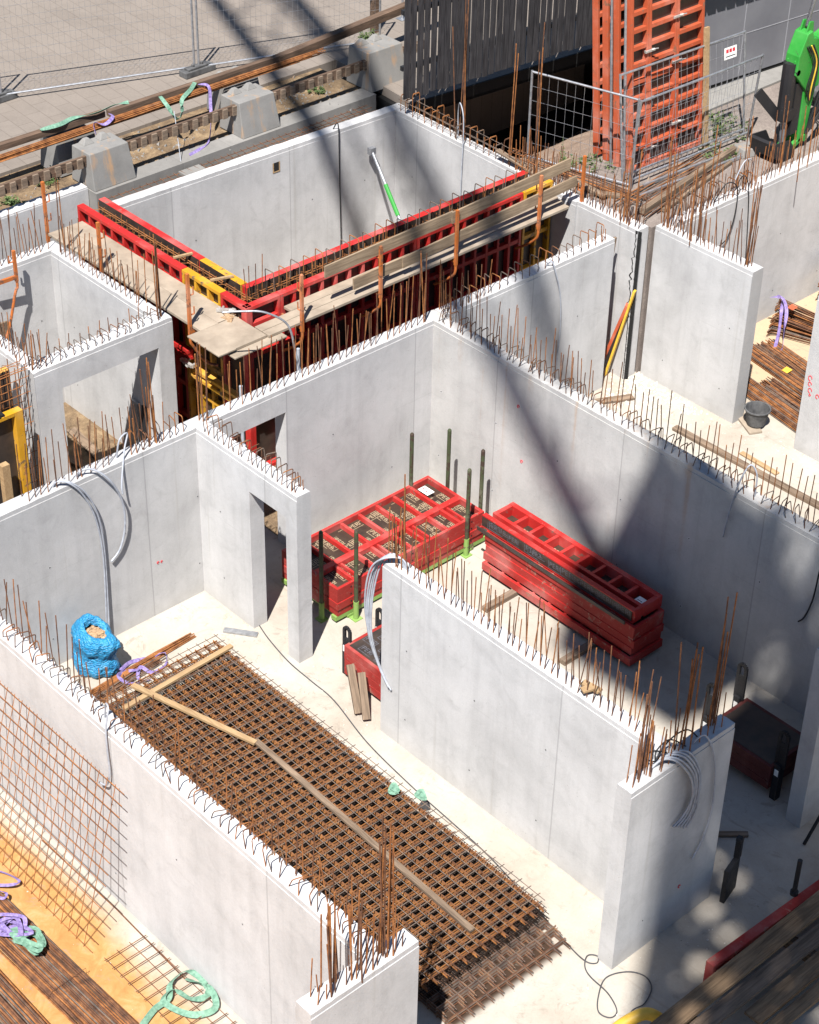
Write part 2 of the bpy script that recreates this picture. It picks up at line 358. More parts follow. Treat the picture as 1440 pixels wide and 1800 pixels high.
# sandy bank falling from the yard to the dark opening under the black building
mb = MB(); N = 14
for i in range(N + 1):
    for j in range(15):
        x = -2.2 - 4.6 * i / N; y = 8.98 + 7.0 * j / 14
        z = 2.70 - 2.55 * (i / N) ** 1.05 + (U(-.05, .05) if 0 < i else 0); mb.v.append((x, y, z))
for i in range(N):
    for j in range(14):
        a = i * 15 + j; mb.f.append([a, a + 15, a + 16, a + 1]); mb.mi.append(0)
struct(mb.build('sandy_bank', 'bank', smooth=True))
sheet('trench_dark_sheet', -1.76, -.25, 1.6, 8.6, .005, 'soil'); sheet('trench_dark_sheet', -6.0, -1.76, 1.53, 2.5, .005, 'soil')  # dark sheets added on the trench floor to deepen the shade below the platform
sheet('room_floor', -5.35, -2.2, -.62, 1.30, .006, 'soil')
slab('footpath', -2.85, -2.21, 13.0, 60, 2.0, 2.74, 'kerb')

# ------------------------------------------------------------------ concrete walls with their starter bars
def wall(label, ax, a0, a1, c0, c1, mat, openings=(), z0=0., z1=H, holes=True, cap=.07, broken=0.):
    """wall along axis ax (0 = x, 1 = y) from a0 to a1, between c0 and c1 across; openings are (a, b, bottom, top)"""
    mb = MB(); ox, oy = (a0, c0) if ax == 0 else (c0, a0)
    def bx(p0, p1, q0, q1, lo, hi, mi=0):
        if ax == 0: mb.box(p0 - ox, p1 - ox, q0 - oy, q1 - oy, lo, hi, mi)
        else: mb.box(q0 - ox, q1 - ox, p0 - oy, p1 - oy, lo, hi, mi)
    zt = z1 - cap
    xs = a0
    for (p, q, lo, hi) in sorted(openings):
        bx(xs, p, c0, c1, z0, zt)
        if lo > z0: bx(p, q, c0, c1, z0, lo)
        bx(p, q, c0, c1, hi, zt); xs = q
    bx(xs, a1, c0, c1, z0, zt)
    # trowelled top course, set back a little, with an uneven surface
    i_ = .007; n = max(2, int((a1 - a0) / .08)); m = 4
    o = len(mb.v)
    for i in range(n + 1):
        for j in range(m + 1):
            a = a0 + (a1 - a0) * i / n; c = c0 + i_ + (c1 - c0 - 2 * i_) * j / m
            e = j in (0, m)
            z = z1 + U(-.003, .003) - (U(.0, .005) + (broken * max(0, U(-1, 1)) if broken else 0) if e else 0)
            if e: c += (U(0, .003) if j == 0 else -U(0, .003))
            mb.v.append((a - ox, c - oy, z) if ax == 0 else (c - ox, a - oy, z))
    w_ = m + 1; flip = ax == 1
    def q4(a, b, c, d):
        mb.f.append([a, d, c, b] if flip else [a, b, c, d]); mb.mi.append(0)
    for i in range(n):
        for j in range(m): q4(o + i * w_ + j, o + (i + 1) * w_ + j, o + (i + 1) * w_ + j + 1, o + i * w_ + j + 1)
    # skirts down to the body
    for (idx, sgn) in ((0, 0), (m, 1)):
        o2 = len(mb.v)
        for i in range(n + 1):
            v = mb.v[o + i * w_ + idx]; mb.v.append((v[0], v[1], zt))
        for i in range(n):
            t0, t1, b0, b1 = o + i * w_ + idx, o + (i + 1) * w_ + idx, o2 + i, o2 + i + 1
            if sgn == 0: q4(b0, b1, t1, t0)
            else: q4(b1, b0, t0, t1)
    for (i, sgn) in ((0, 0), (n, 1)):
        o2 = len(mb.v)
        for j in range(w_):
            v = mb.v[o + i * w_ + j]; mb.v.append((v[0], v[1], zt))
        for j in range(m):
            t0, t1, b0, b1 = o + i * w_ + j, o + i * w_ + j + 1, o2 + j, o2 + j + 1
            if sgn == 0: q4(b1, b0, t0, t1)
            else: q4(b0, b1, t1, t0)
    if holes:      # plugged tie holes on the face towards the yard side
        a = a0 + .45
        while a < a1 - .2:
            for z in (.5, 1.65):
                aa = a + U(-.05, .05); zz = z + U(-.04, .04)
                if not any(p - .06 < aa < q + .06 and lo - .06 < zz < hi + .06 for p, q, lo, hi in openings) and U(0, 1) < .75:
                    for r, pr, mi in ((.026, .002, 1), (.012, .004, 2)):
                        if ax == 0: ring = [(aa - ox + r * math.cos(t * .785), c0 - oy - pr, zz + r * math.sin(t * .785)) for t in range(8)]
                        else: ring = [(c1 - ox + pr, aa - oy + r * math.cos(t * .785), zz + r * math.sin(t * .785)) for t in range(8)]
                        mb.add(ring, [tuple(range(8))], mi)
            a += 1.2
    ob = mb.build('concrete_wall', [mat, 'conc_new', 'hole'], None, (ox, oy, 0))
    return tag(ob, label, 'wall', 'cast concrete basement walls')

def bar_mesh(h, r=.0068, mat='rust_dark', hook=0.):
    mb = MB(); pts = [(0, 0, -.05), (0, 0, h * .5), (U(-.004, .004), U(-.004, .004), h)]
    if hook: pts += [(.03, 0, h + .03), (.07, 0, h + .02), (.08, 0, h - .03)]
    mb.tube(pts, r, 5); return mb.mesh('starter_bar', mat)
BAR = {}
for k, hs in (('s', (.16, .20, .24)), ('m', (.47, .54, .58)), ('l', (.64, .72, .80)), ('xl', (1.05, 1.2, 1.3))):
    BAR[k] = [bar_mesh(h, (.0068 if k != 'xl' else .009), mt) for h in hs for mt in ('rust', 'rust_dark')]
def stir_mesh(wd, h, mat, r=.0065, slope=.0):
    mb = MB(); c = .022
    mb.tube([(-wd / 2, 0, -.05), (-wd / 2, 0, h - c), (-wd / 2 + c * .3, 0, h - c * .3), (-wd / 2 + c, 0, h), (wd / 2 - c, 0, h + slope), (wd / 2 - c * .3, 0, h - c * .3 + slope), (wd / 2, 0, h - c + slope), (wd / 2, 0, -.05)], r, 5)
    return mb.mesh('stirrup', mat)
STIR = [stir_mesh(.165, h, mt) for h in (.13, .16, .19) for mt in ('rust', 'rust_dark', 'rust_grey')]
def bars(wl, ax, a0, a1, sp, rows, kinds='ml', lean=4., zb=H, n_max=200, skip=0.):
    a = a0; n = 0
    while a < a1 and n < n_max:
        for c in rows:
            if U(0, 1) < skip: continue
            me = random.choice(BAR[random.choice(kinds.split('|')) if '|' in kinds else random.choice(list(kinds))])
            aa = a + U(-.025, .025); cc = c + U(-.012, .012)
            x, y = (aa, cc) if ax == 0 else (cc, aa)
            o = put('starter_bar', me, wl, (x - wl.location.x, y - wl.location.y, zb))
            o.rotation_euler = (R_(random.gauss(0, lean * .7)), R_(random.gauss(0, lean * .7)), U(0, 6)); n += 1
        a += sp
def stirs(wl, ax, a0, a1, sp, c, lean=7., zb=H, sz=1., scale=(1, 1), pool=None):
    a = a0
    while a < a1:
        x, y = (a + U(-.02, .02), c) if ax == 0 else (c, a + U(-.02, .02))
        o = put('stirrup', random.choice(pool or STIR), wl, (x - wl.location.x, y - wl.location.y, zb))
        o.rotation_euler = (R_(random.gauss(0, lean)), R_(random.gauss(0, lean * .3)), (math.pi / 2 if ax == 0 else 0) + R_(random.gauss(0, lean)))
        o.scale = (scale[0] * U(.9, 1.06), 1, scale[1] * U(.8, 1.2)); a += sp
def cluster(wl, x, y, n, sp=.09, h='xl', zb=H, lean=1.5, k=1.):
    for i in range(n):
        o = put('starter_bar', random.choice(BAR[h]), wl, (x + U(-sp, sp) - wl.location.x, y + U(-sp, sp) - wl.location.y, zb))
        o.rotation_euler = (R_(random.gauss(0, lean)), R_(random.gauss(0, lean)), U(0, 6)); o.scale = (1, 1, U(.85, 1.1) * k)

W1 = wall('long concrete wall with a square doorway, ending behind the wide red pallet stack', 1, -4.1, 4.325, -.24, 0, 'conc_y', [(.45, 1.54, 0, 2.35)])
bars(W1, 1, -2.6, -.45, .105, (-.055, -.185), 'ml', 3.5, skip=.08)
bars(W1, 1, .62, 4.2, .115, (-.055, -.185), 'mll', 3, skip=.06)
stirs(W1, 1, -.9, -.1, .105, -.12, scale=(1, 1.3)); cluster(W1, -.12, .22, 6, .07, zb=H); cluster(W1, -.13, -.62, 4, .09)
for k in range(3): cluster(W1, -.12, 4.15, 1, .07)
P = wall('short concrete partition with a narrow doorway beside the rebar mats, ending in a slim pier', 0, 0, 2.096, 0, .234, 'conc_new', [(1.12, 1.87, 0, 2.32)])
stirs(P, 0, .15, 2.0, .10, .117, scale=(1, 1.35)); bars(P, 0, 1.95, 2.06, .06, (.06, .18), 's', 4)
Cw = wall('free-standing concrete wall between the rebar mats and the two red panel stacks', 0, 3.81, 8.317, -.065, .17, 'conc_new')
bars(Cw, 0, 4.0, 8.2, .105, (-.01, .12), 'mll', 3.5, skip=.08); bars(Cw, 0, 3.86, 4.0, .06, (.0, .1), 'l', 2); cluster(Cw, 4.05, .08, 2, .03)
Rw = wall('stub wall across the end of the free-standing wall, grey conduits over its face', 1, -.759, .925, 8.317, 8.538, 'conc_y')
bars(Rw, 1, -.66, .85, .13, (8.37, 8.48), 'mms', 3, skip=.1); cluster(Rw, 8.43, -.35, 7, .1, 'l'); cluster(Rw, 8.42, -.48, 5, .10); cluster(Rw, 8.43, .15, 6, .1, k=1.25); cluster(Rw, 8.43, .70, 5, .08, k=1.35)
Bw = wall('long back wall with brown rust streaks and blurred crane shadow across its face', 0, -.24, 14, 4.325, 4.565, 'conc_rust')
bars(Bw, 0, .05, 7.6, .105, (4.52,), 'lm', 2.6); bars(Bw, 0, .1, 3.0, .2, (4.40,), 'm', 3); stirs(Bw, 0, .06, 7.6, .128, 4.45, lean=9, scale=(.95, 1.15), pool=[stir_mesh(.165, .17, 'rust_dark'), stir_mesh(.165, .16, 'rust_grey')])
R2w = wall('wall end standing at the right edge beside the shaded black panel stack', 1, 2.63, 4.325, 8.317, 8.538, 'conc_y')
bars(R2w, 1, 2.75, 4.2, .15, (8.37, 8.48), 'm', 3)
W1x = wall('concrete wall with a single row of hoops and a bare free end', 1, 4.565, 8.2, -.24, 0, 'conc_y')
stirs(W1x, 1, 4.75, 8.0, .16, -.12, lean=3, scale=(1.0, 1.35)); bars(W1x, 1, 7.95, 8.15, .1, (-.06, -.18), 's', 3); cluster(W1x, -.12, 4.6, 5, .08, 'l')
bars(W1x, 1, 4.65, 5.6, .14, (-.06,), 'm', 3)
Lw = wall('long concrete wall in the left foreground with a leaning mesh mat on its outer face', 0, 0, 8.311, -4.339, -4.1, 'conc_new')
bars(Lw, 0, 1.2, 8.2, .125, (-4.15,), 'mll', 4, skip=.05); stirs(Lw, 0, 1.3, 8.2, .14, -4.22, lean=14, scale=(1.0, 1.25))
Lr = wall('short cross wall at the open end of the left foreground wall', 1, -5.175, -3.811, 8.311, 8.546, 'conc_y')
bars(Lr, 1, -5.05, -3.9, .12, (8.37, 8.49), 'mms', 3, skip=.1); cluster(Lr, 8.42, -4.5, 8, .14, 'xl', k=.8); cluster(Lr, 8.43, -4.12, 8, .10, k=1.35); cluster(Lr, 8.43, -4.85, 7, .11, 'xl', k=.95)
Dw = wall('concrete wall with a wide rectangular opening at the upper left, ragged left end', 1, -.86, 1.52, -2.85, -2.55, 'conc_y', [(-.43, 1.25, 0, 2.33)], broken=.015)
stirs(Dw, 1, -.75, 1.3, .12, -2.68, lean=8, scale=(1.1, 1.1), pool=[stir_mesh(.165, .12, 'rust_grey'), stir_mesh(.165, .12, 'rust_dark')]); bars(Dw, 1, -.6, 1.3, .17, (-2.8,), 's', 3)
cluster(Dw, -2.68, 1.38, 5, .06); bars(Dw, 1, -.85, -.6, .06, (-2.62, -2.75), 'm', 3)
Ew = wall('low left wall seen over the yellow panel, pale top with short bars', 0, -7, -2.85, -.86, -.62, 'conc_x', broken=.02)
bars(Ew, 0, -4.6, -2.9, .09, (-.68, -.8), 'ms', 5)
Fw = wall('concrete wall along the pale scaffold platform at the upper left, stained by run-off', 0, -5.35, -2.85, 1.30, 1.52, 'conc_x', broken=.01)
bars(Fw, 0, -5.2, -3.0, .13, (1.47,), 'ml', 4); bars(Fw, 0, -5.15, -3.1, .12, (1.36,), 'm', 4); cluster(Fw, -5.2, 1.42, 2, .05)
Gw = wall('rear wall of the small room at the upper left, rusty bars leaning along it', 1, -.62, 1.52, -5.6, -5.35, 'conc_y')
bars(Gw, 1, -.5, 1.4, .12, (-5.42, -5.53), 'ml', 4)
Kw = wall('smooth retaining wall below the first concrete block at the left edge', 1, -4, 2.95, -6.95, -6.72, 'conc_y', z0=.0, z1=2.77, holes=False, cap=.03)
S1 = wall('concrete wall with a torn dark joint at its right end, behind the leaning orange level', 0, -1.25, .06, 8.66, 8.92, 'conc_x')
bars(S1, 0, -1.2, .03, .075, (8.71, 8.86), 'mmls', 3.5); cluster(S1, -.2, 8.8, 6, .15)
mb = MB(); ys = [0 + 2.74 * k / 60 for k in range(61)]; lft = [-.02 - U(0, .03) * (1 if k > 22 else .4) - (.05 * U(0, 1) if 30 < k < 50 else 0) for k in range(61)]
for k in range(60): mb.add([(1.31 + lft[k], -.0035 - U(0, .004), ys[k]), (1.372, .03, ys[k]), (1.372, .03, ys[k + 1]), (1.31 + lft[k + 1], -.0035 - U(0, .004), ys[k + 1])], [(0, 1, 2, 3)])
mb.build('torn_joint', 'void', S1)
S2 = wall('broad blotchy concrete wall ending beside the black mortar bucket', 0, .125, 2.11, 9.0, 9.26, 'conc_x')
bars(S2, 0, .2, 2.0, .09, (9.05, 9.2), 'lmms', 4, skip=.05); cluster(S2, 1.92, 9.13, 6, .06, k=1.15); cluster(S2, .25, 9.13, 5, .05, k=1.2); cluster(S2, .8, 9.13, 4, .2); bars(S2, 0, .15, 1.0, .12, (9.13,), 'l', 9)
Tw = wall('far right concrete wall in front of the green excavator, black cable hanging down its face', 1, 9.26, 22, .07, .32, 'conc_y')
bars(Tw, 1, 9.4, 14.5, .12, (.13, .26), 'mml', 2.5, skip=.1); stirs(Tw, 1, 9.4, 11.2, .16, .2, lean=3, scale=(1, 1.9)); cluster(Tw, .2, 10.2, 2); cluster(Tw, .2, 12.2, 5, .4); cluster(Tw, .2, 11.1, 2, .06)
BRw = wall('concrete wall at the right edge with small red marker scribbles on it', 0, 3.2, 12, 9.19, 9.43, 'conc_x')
bars(BRw, 0, 3.3, 6, .2, (9.25, 9.37), 'm', 3)
# two walls of the pit that run slightly out of square: built straight, then turned
def slanted(label, p, q, th, mat):
    o = wall(label, 0, 0, math.hypot(q[0] - p[0], q[1] - p[1]), 0, th, mat); return o, math.atan2(q[1] - p[1], q[0] - p[0])
PB, a_ = slanted('tall smooth pit wall with a small square box-out, below the row of concrete blocks', (-5.90, 2.80), (-5.72, 8.99), .22, 'conc_y')
mb = MB(); L_ = 3.24; mb.box(L_, L_ + .15, -.004, .05, 2.37, 2.55, 1)
for (x0, x1, z0, z1) in ((L_, L_ + .15, 2.37, 2.39), (L_, L_ + .02, 2.39, 2.55), (L_ + .13, L_ + .15, 2.39, 2.55)): mb.box(x0, x1, -.008, -.003, z0, z1, 0)
mb.build('box_out', ['wood_new', 'void'], PB)
PB.location = (-5.90, 2.80, 0); PB.rotation_euler = (0, 0, a_)
Uw, a_ = slanted('pit end wall below the black slatted screen, its top crowded with hoops', (-5.725, 8.755), (-1.25, 8.62), .24, 'conc_x')
stirs(Uw, 0, .05, 3.9, .165, .12, lean=2, scale=(1.0, 1.9)); bars(Uw, 0, 3.0, 4.3, .075, (.05, .19), 'ml', 3); bars(Uw, 0, .1, 3.0, .2, (.2,), 's', 3)
cluster(Uw, 1.55, .12, 6, .10, k=1.9); cluster(Uw, 2.75, .12, 3, .06, k=1.9); cluster(Uw, 3.35, .12, 4, .06, k=1.9)
mb = MB()
for (y, z) in ((.05, .1), (.05, .2), (.19, .12), (.19, .24)): mb.tube([(0, y, H + z), (3.2, y, H + z - .02)], .006, 5)
mb.build('edge_bar', 'rust_grey', Uw)
Uw.location = (-5.725, 8.755, 0); Uw.rotation_euler = (0, 0, a_)

# ------------------------------------------------------------------ lettering printed on the plywood: P E R I with its corner rule
GLY = {'P': [(0, 0, .14, 1), (.14, .86, .5, 1), (.14, .42, .5, .56), (.46, .52, .6, .9)],
       'E': [(0, 0, .14, 1), (.14, .86, .55, 1), (.14, .43, .5, .57), (.14, 0, .55, .14)],
       'R': [(0, 0, .14, 1), (.14, .86, .5, 1), (.14, .42, .5, .56), (.46, .52, .6, .9), (.34, .2, .48, .42), (.46, 0, .62, .22)],
       'I': [(0, 0, .14, 1)]}
def word(mb, fn, u, v, sz, rot, mi, txt='PERI', clip=None):
    c, s_ = math.cos(rot), math.sin(rot)
    def q(x0, y0, x1, y1):
        pts = [(x0, y0), (x1, y0), (x1, y1), (x0, y1)]
        pts = [(u + (x * c - y * s_) * sz, v + (x * s_ + y * c) * sz) for x, y in pts]
        if clip and any(not (clip[0] < a < clip[2] and clip[1] < b < clip[3]) for a, b in pts): return
        mb.add([fn(a, b) for a, b in pts], [(0, 1, 2, 3)], mi)
    x = .3
    for ch in txt:
        for r in GLY[ch]: q(x + r[0], r[1], x + r[2], r[3])
        x += .34 if ch == 'I' else .78
    q(-.05, -.5, .05, 1.1); q(.05, -.5, x + .1, -.4)
def words(mb, fn, u0, v0, u1, v1, sz, mi):
    v = v0 + sz * .8; k = 0
    while v < v1:
        u = u0 + sz * (.2 if k % 2 else 1.6)
        while u < u1:
            word(mb, fn, u, v, sz, [0, math.pi / 2][random.random() < .4], mi, clip=(u0, v0, u1, v1)); u += sz * 4.1
        v += sz * 2.3; k += 1

def lying_panel(label, W, L, t, loc, rotz=0., ribs=6, split=(.58,), group=None, print_on=True, mat='red', cross=True):
    """frame panel lying on its face: ribs up, the used plywood showing between them"""
    th = thing('formwork_panel', label, 'formwork panel', loc, rotz, group); f = MB(); r = .05
    f.box(0, r, 0, L, 0, t, 1); f.box(W - r, W, 0, L, 0, t, 1)
    f.box(r, W - r, 0, r, 0, t, 1); f.box(r, W - r, L - r, L, 0, t, 1)
    xs = [r] + [W * s_ for s_ in split] + [W - r]
    for s_ in split: f.box(W * s_ - .05, W * s_ + .05, r, L - r, .03, t - .002)
    for i in range(len(xs) - 1):
        a, b_ = xs[i] + (.05 if i else 0), xs[i + 1] - (.05 if i < len(xs) - 2 else 0)
        for k in range(1, ribs):
            y = r + (L - 2 * r) * (k + (.0 if i == 0 else .12 * (-1) ** k)) / ribs; f.box(a, b_, y - .022, y + .022, .025, t - .012)
            if i == 1 and k % 2 and cross: f.box(a, b_, y + .10, y + .13, .025, t - .03)
    # a lighter bead along the rim where the paint is rubbed
    f.box(.001, W - .001, .001, .028, t, t + .004); f.box(.001, W - .001, L - .028, L - .001, t, t + .004); f.box(.001, .03, .028, L - .028, t, t + .004); f.box(W - .03, W - .001, .028, L - .028, t, t + .004)
    # side recess line and stacking notches
    for y in (.25, L / 2, L - .25): f.box(W, W + .004, y - .012, y + .012, t * .35, t * .55, 2)
    f.build('frame', [mat, 'red_side' if mat == 'red' else mat, 'dark'], th, bevel=.004)
    p = MB(); p.box(r, W - r, r, L - r, .004, .022)
    if print_on: words(p, lambda u, v: (u, v, .0235), r, r, W - r, L - r, .074, 1)
    p.build('facing', ['ply_brown', 'print'], th)
    return th
def standing_panel(label, w_, h, d, mat, loc, rotz, ribs=.30, rows=(.12, .5, .9, 1.3, 1.7, 2.1, 2.5), group=None, face='ply_dark', name='formwork_panel', cat='formwork panel', r=.05):
    """frame panel standing upright: local x along it, plywood on the +y face, ribs open to -y"""
    th = thing(name, label, cat, loc, rotz, group); f = MB()
    f.box(0, r, 0, d, 0, h); f.box(w_ - r, w_, 0, d, 0, h); f.box(r, w_ - r, 0, d, 0, .07); f.box(r, w_ - r, 0, d, h - .06, h)
    n = max(1, round(w_ / ribs)) if ribs else 1
    for k in range(1, n):
        x = w_ * k / n; f.box(x - .025, x + .025, .01, d - .02, .07, h - .06)
    for z in rows:
        if z < h - .15:
            for k in range(n):
                a, b_ = (r if k == 0 else w_ * k / n + .025), (w_ - r if k == n - 1 else w_ * (k + 1) / n - .025); f.box(a, b_, .012, d - .02, z - .035, z + .035)
    f.build('frame', mat, th, bevel=.004)
    p = MB(); p.box(.004, w_ - .004, d - .019, d + .001, .004, h - .004); p.build('facing', face, th)
    return th

# ---- pallet stack of wide red panels
PX, PY = .60, .93
pal = thing('stacking_pallet', 'green stacking pallet carrying the wide red panels, tall dark post at each corner', 'pallet', (PX, PY, 0))
mb = MB()
for x in (.06, 1.14): mb.box(x - .05, x + .05, -.02, 2.86, .05, .12)
for y in (.1, 1.4, 2.7): mb.box(.11, 1.09, y - .05, y + .05, .055, .115)
for x in (.06, 1.14):
    for y in (.25, 1.4, 2.55): mb.box(x - .06, x + .06, y - .06, y + .06, .012, .05)
mb.build('base_frame', 'green_pale', pal)
for x, y in ((1.27, .28), (1.22, 2.44), (.02, 2.44), (.30, 2.92), (1.0, 2.92), (.97, -.09)):
    mb = MB(); mb.box(-.07, .07, -.07, .07, 0, .012, 1); mb.tube([(0, 0, .012), (0, 0, .30)], .04, 12, 1); mb.tube([(0, 0, .30), (0, 0, 1.50), (0, 0, 1.52)], [.031, .031, .02], 12)
    mb.build('post', ['green_dark', 'green_pale'], pal, (x, y, 0), smooth=False)
lp = lying_panel('wide ribbed red panel with a white label, topmost on the green pallet', 1.2, 2.8, .118, (PX, PY, .482), 0, 8)
mb = MB(); mb.box(.72 - .55, 1.0 - .62, 2.44, 2.58, .1225, .125); 
for r in ((.20, 2.47, .215, 2.54), (.215, 2.525, .25, 2.54), (.215, 2.497, .24, 2.51), (.29, 2.47, .305, 2.54), (.27, 2.50, .29, 2.515)): mb.add([(r[0], r[1], .127), (r[2], r[1], .127), (r[2], r[3], .127), (r[0], r[3], .127)], [(0, 1, 2, 3)], 1)
mb.build('label', ['white', 'red_mark'], lp, (0, 0, .0))
under = lying_panel('wide red panel inside the pallet stack, under the topmost one', 1.2, 2.8, .118, (PX, PY, .362), 0, 8, print_on=False, group='panels in the pallet stack')
dup(under, (PX + .012, PY - .008, .242)); dup(under, (PX - .008, PY + .01, .122), label='wide red panel lowest in the pallet stack, resting on the green frame')

# ---- tall stack of narrow red panels on timber bearers
for (x, lab) in ((2.94, 'timber bearer sticking out under the left half of the narrow red stack'), (4.45, 'timber bearer sticking out under the right half of the narrow red stack')):
    mb = MB(); mb.box(-.05, .05, 0, 1.25, 0, .075); tag(mb.build('timber_bearer', 'wood_y', None, (x, 2.66, 0.004)), lab, 'timber', 'bearers under the narrow red stack')
base = lying_panel('narrow red panel lowest in the tall stack, standing proud of those above', .66, 2.86, .12, (5.14, 3.24, .08), R_(90), 9, split=(), print_on=False)
n2 = lying_panel('narrow red panel in the tall stack, hidden but for its dusty red edge', .60, 2.86, .118, (5.09, 3.31, .202), R_(90), 9, split=(), print_on=False, group='narrow panels in the tall stack')
for k, (dx, dy) in enumerate(((.02, .012), (-.01, .02), (.012, .0))): dup(n2, (5.09 + dx, 3.31 + dy, .322 + .12 * k), R_(90 + U(-.3, .3)))
corner = thing('corner_panel', 'narrow red channel panel on top of the tall stack, black printed plywood along its front', 'formwork panel', (2.12, 3.36, .684))
f = MB(); f.box(0, 2.9, 0, .075, .19, .215); f.box(0, 2.9, .002, .03, .0, .02)
f.box(.04, 2.9, .50, .58, .0, .19); f.box(.04, 2.9, .17, .225, .03, .19); f.box(.04, .11, .225, .50, 0, .185); f.box(2.83, 2.9, .225, .5, 0, .185); f.box(2.84, 2.9, .03, .17, .0, .19); f.box(.04, 2.84, .03, .16, .0, .012)
for k in range(1, 9):
    x = .11 + 2.72 * k / 9; f.box(x - .025, x + .025, .225, .5, .02, .175)
f.build('frame', 'red', corner, bevel=.004)
p = MB(); p.box(.0, 2.86, .004, .022, .02, .19); words(p, lambda u, v: (u, .0025, v), .02, .02, 2.84, .19, .085, 1)
for k in range(7): word(p, lambda u, v: (u, .0025, v), .12 + .4 * k, .075, .075, 0, 1)
p.box(.05, 2.88, .225, .50, .004, .02, 2)
for k in range(9): word(p, lambda u, v: (u, v, .0215), .13 + .302 * k, .30 + .03 * (k % 2), .07, 0, 3)
p.build('facing', ['ply_dark', 'print_grey', 'ply_brown', 'print'], corner)
mb = MB(); mb.box(2.64, 2.80, .26, .42, .10, .104); mb.box(2.67, 2.77, .30, .31, .105, .107, 1); mb.box(2.67, 2.75, .335, .345, .105, .107, 1); mb.build('label', ['white', 'dark'], corner)
strip = MB(); strip.box(0, 2.84, 0, .02, 0, .055); words(strip, lambda u, v: (u, -.0015, v), .02, .005, 2.82, .05, .03, 1)
tag(strip.build('plywood_strip', ['ply_dark', 'print_grey'], None, (2.10, 3.285, .66)), 'thin black plywood strip under the channel panel on the tall red stack', 'plywood')

# ---- small dark-faced stacks
def bracket(mb, x, y, h, a=0.):   # steel stacking angle with a slotted eye
    mb.box(x - .05, x + .05, y - .035, y + .035, 0, h - .06)
    mb.tube([(x - .05, y, h - .06), (x + .05, y, h - .06)], .035, 10)
def small_stack(label, cx, cy, W, L, n, z0, lab_panel, lab_top, mat='red_side'):
    t = .118
    st = thing('stacking_bracket_set', label, 'stacking brackets', (cx, cy, 0))
    for (x, y) in ((-.055, .1), (-.055, L - .1), (W + .055, .1), (W + .055, L - .1)):
        b_ = MB(); zb_ = .58 if L > .79 else .50; zt_ = zb_ + (.46 if L > .79 else .22); b_.box(x - .045, x + .045, y - .05, y + .05, 0.004, zb_, 0)
        ring = [(x + .055, y, zb_ - .04)] + [(x + .055 * math.cos(math.pi * k / 8), y, zt_ + .055 * math.sin(math.pi * k / 8)) for k in range(9)] + [(x - .055, y, zb_ - .04)]
        for k in range(len(ring) - 1): b_.beam(ring[k], ring[k + 1], .032, .045)
        b_.box(x - .055, x + .055, y - .012, y + .012, zb_, zt_ - .12, 0)
        b_.box(x - .03, x + .03, y - .052, y - .05, .40, .50, 1)
        b_.build('bracket', ['dark', 'white'], st)
    for k in range(n):
        th = thing('formwork_panel', lab_top if k == n - 1 else lab_panel, 'formwork panel', (cx + U(-.006, .006), cy + U(-.006, .006), z0 + k * (t + .004)), 0, None if k == n - 1 else 'panels under a ' + lab_top.split(' ')[0] + ' faced one')
        f = MB(); f.box(0, W, 0, .05, 0, t); f.box(0, W, L - .05, L, 0, t); f.box(0, .05, .05, L - .05, 0, t); f.box(W - .05, W, .05, L - .05, 0, t); f.build('frame', mat, th, bevel=.004)
        p = MB(); p.box(.052, W - .052, .052, L - .052, t - .02, t + .002)
        if k == n - 1 and mat != 'red_shaded': words(p, lambda u, v: (u, v, t + .0035), .06, .06, W - .06, L - .06, .075, 1)
        p.build('facing', ['ply_dark', 'print_grey'], th)
small_stack('black stacking angles clamping the small red panels beside the free-standing wall', 2.72, .26, .98, .78, 4, .09, 'small red panel under the black printed one beside the free-standing wall', 'black printed plywood panel topping the small stack by the free-standing wall')
small_stack('black slotted stacking angles at the corners of the shaded stack under the back wall', 6.88, 2.72, 1.05, .80, 3, .16, 'red panel with shade in its colour inside the stack near the right edge', 'plain black panel topping the shaded stack near the right edge', 'red_shaded')

# ---- welded mesh mats
def mat_mesh(L, W, sx, sy, r, ov=.05):
    mb = MB(); ny = int(W / sy); nx = int(L / sx)
    for j in range(ny + 1):
        y = W * j / ny; mb.tube([(-ov, y, 0), (L * .5, y, U(-.002, .002)), (L + ov * 2.2, y, 0)], r, 4)
    for i in range(nx + 1):
        x = L * i / nx; mb.tube([(x, -ov * .6, 2 * r), (x, W + ov * .6, 2 * r)], r, 4)
    return mb
mA = mat_mesh(6.15, 1.80, .15, .15, .0066)
meA = mA.mesh('mesh_mat', 'rust_bright'); meB = mA.mesh('mesh_mat', 'mat_shade'); meC = mA.mesh('mesh_mat', 'rust_grey'); meD = mA.mesh('mesh_mat', 'rust_dark')
for k in range(9):
    o = put('reinforcement_mat', meC if k % 3 != 1 else meD, None, ((1.73 if k < 5 else 1.58) + .014 * math.sin(k * 2.3), -2.605 + .008 * math.cos(k * 2.1) + (.0 if k < 5 else .006), .012 + k * .0185), R_(-.92))
    tag(o, 'grey brown mesh mat of the lower pile, bare ends at the near end', 'rebar mat', 'mats of the lower pile')
for k in range(4):  # dark mats added so that the holes above them look shaded
    o = put('reinforcement_mat', meB, None, (1.28 + (.03, .075, .11, .05)[k], -2.605 + (.03, .08, .04, .11)[k] - .06, .185 + k * .016), R_(-.92))
    tag(o, 'added mesh mat below the orange ones, coloured as shade inside the pile', 'rebar mat', 'added shade-coloured mats in the middle of the pile')
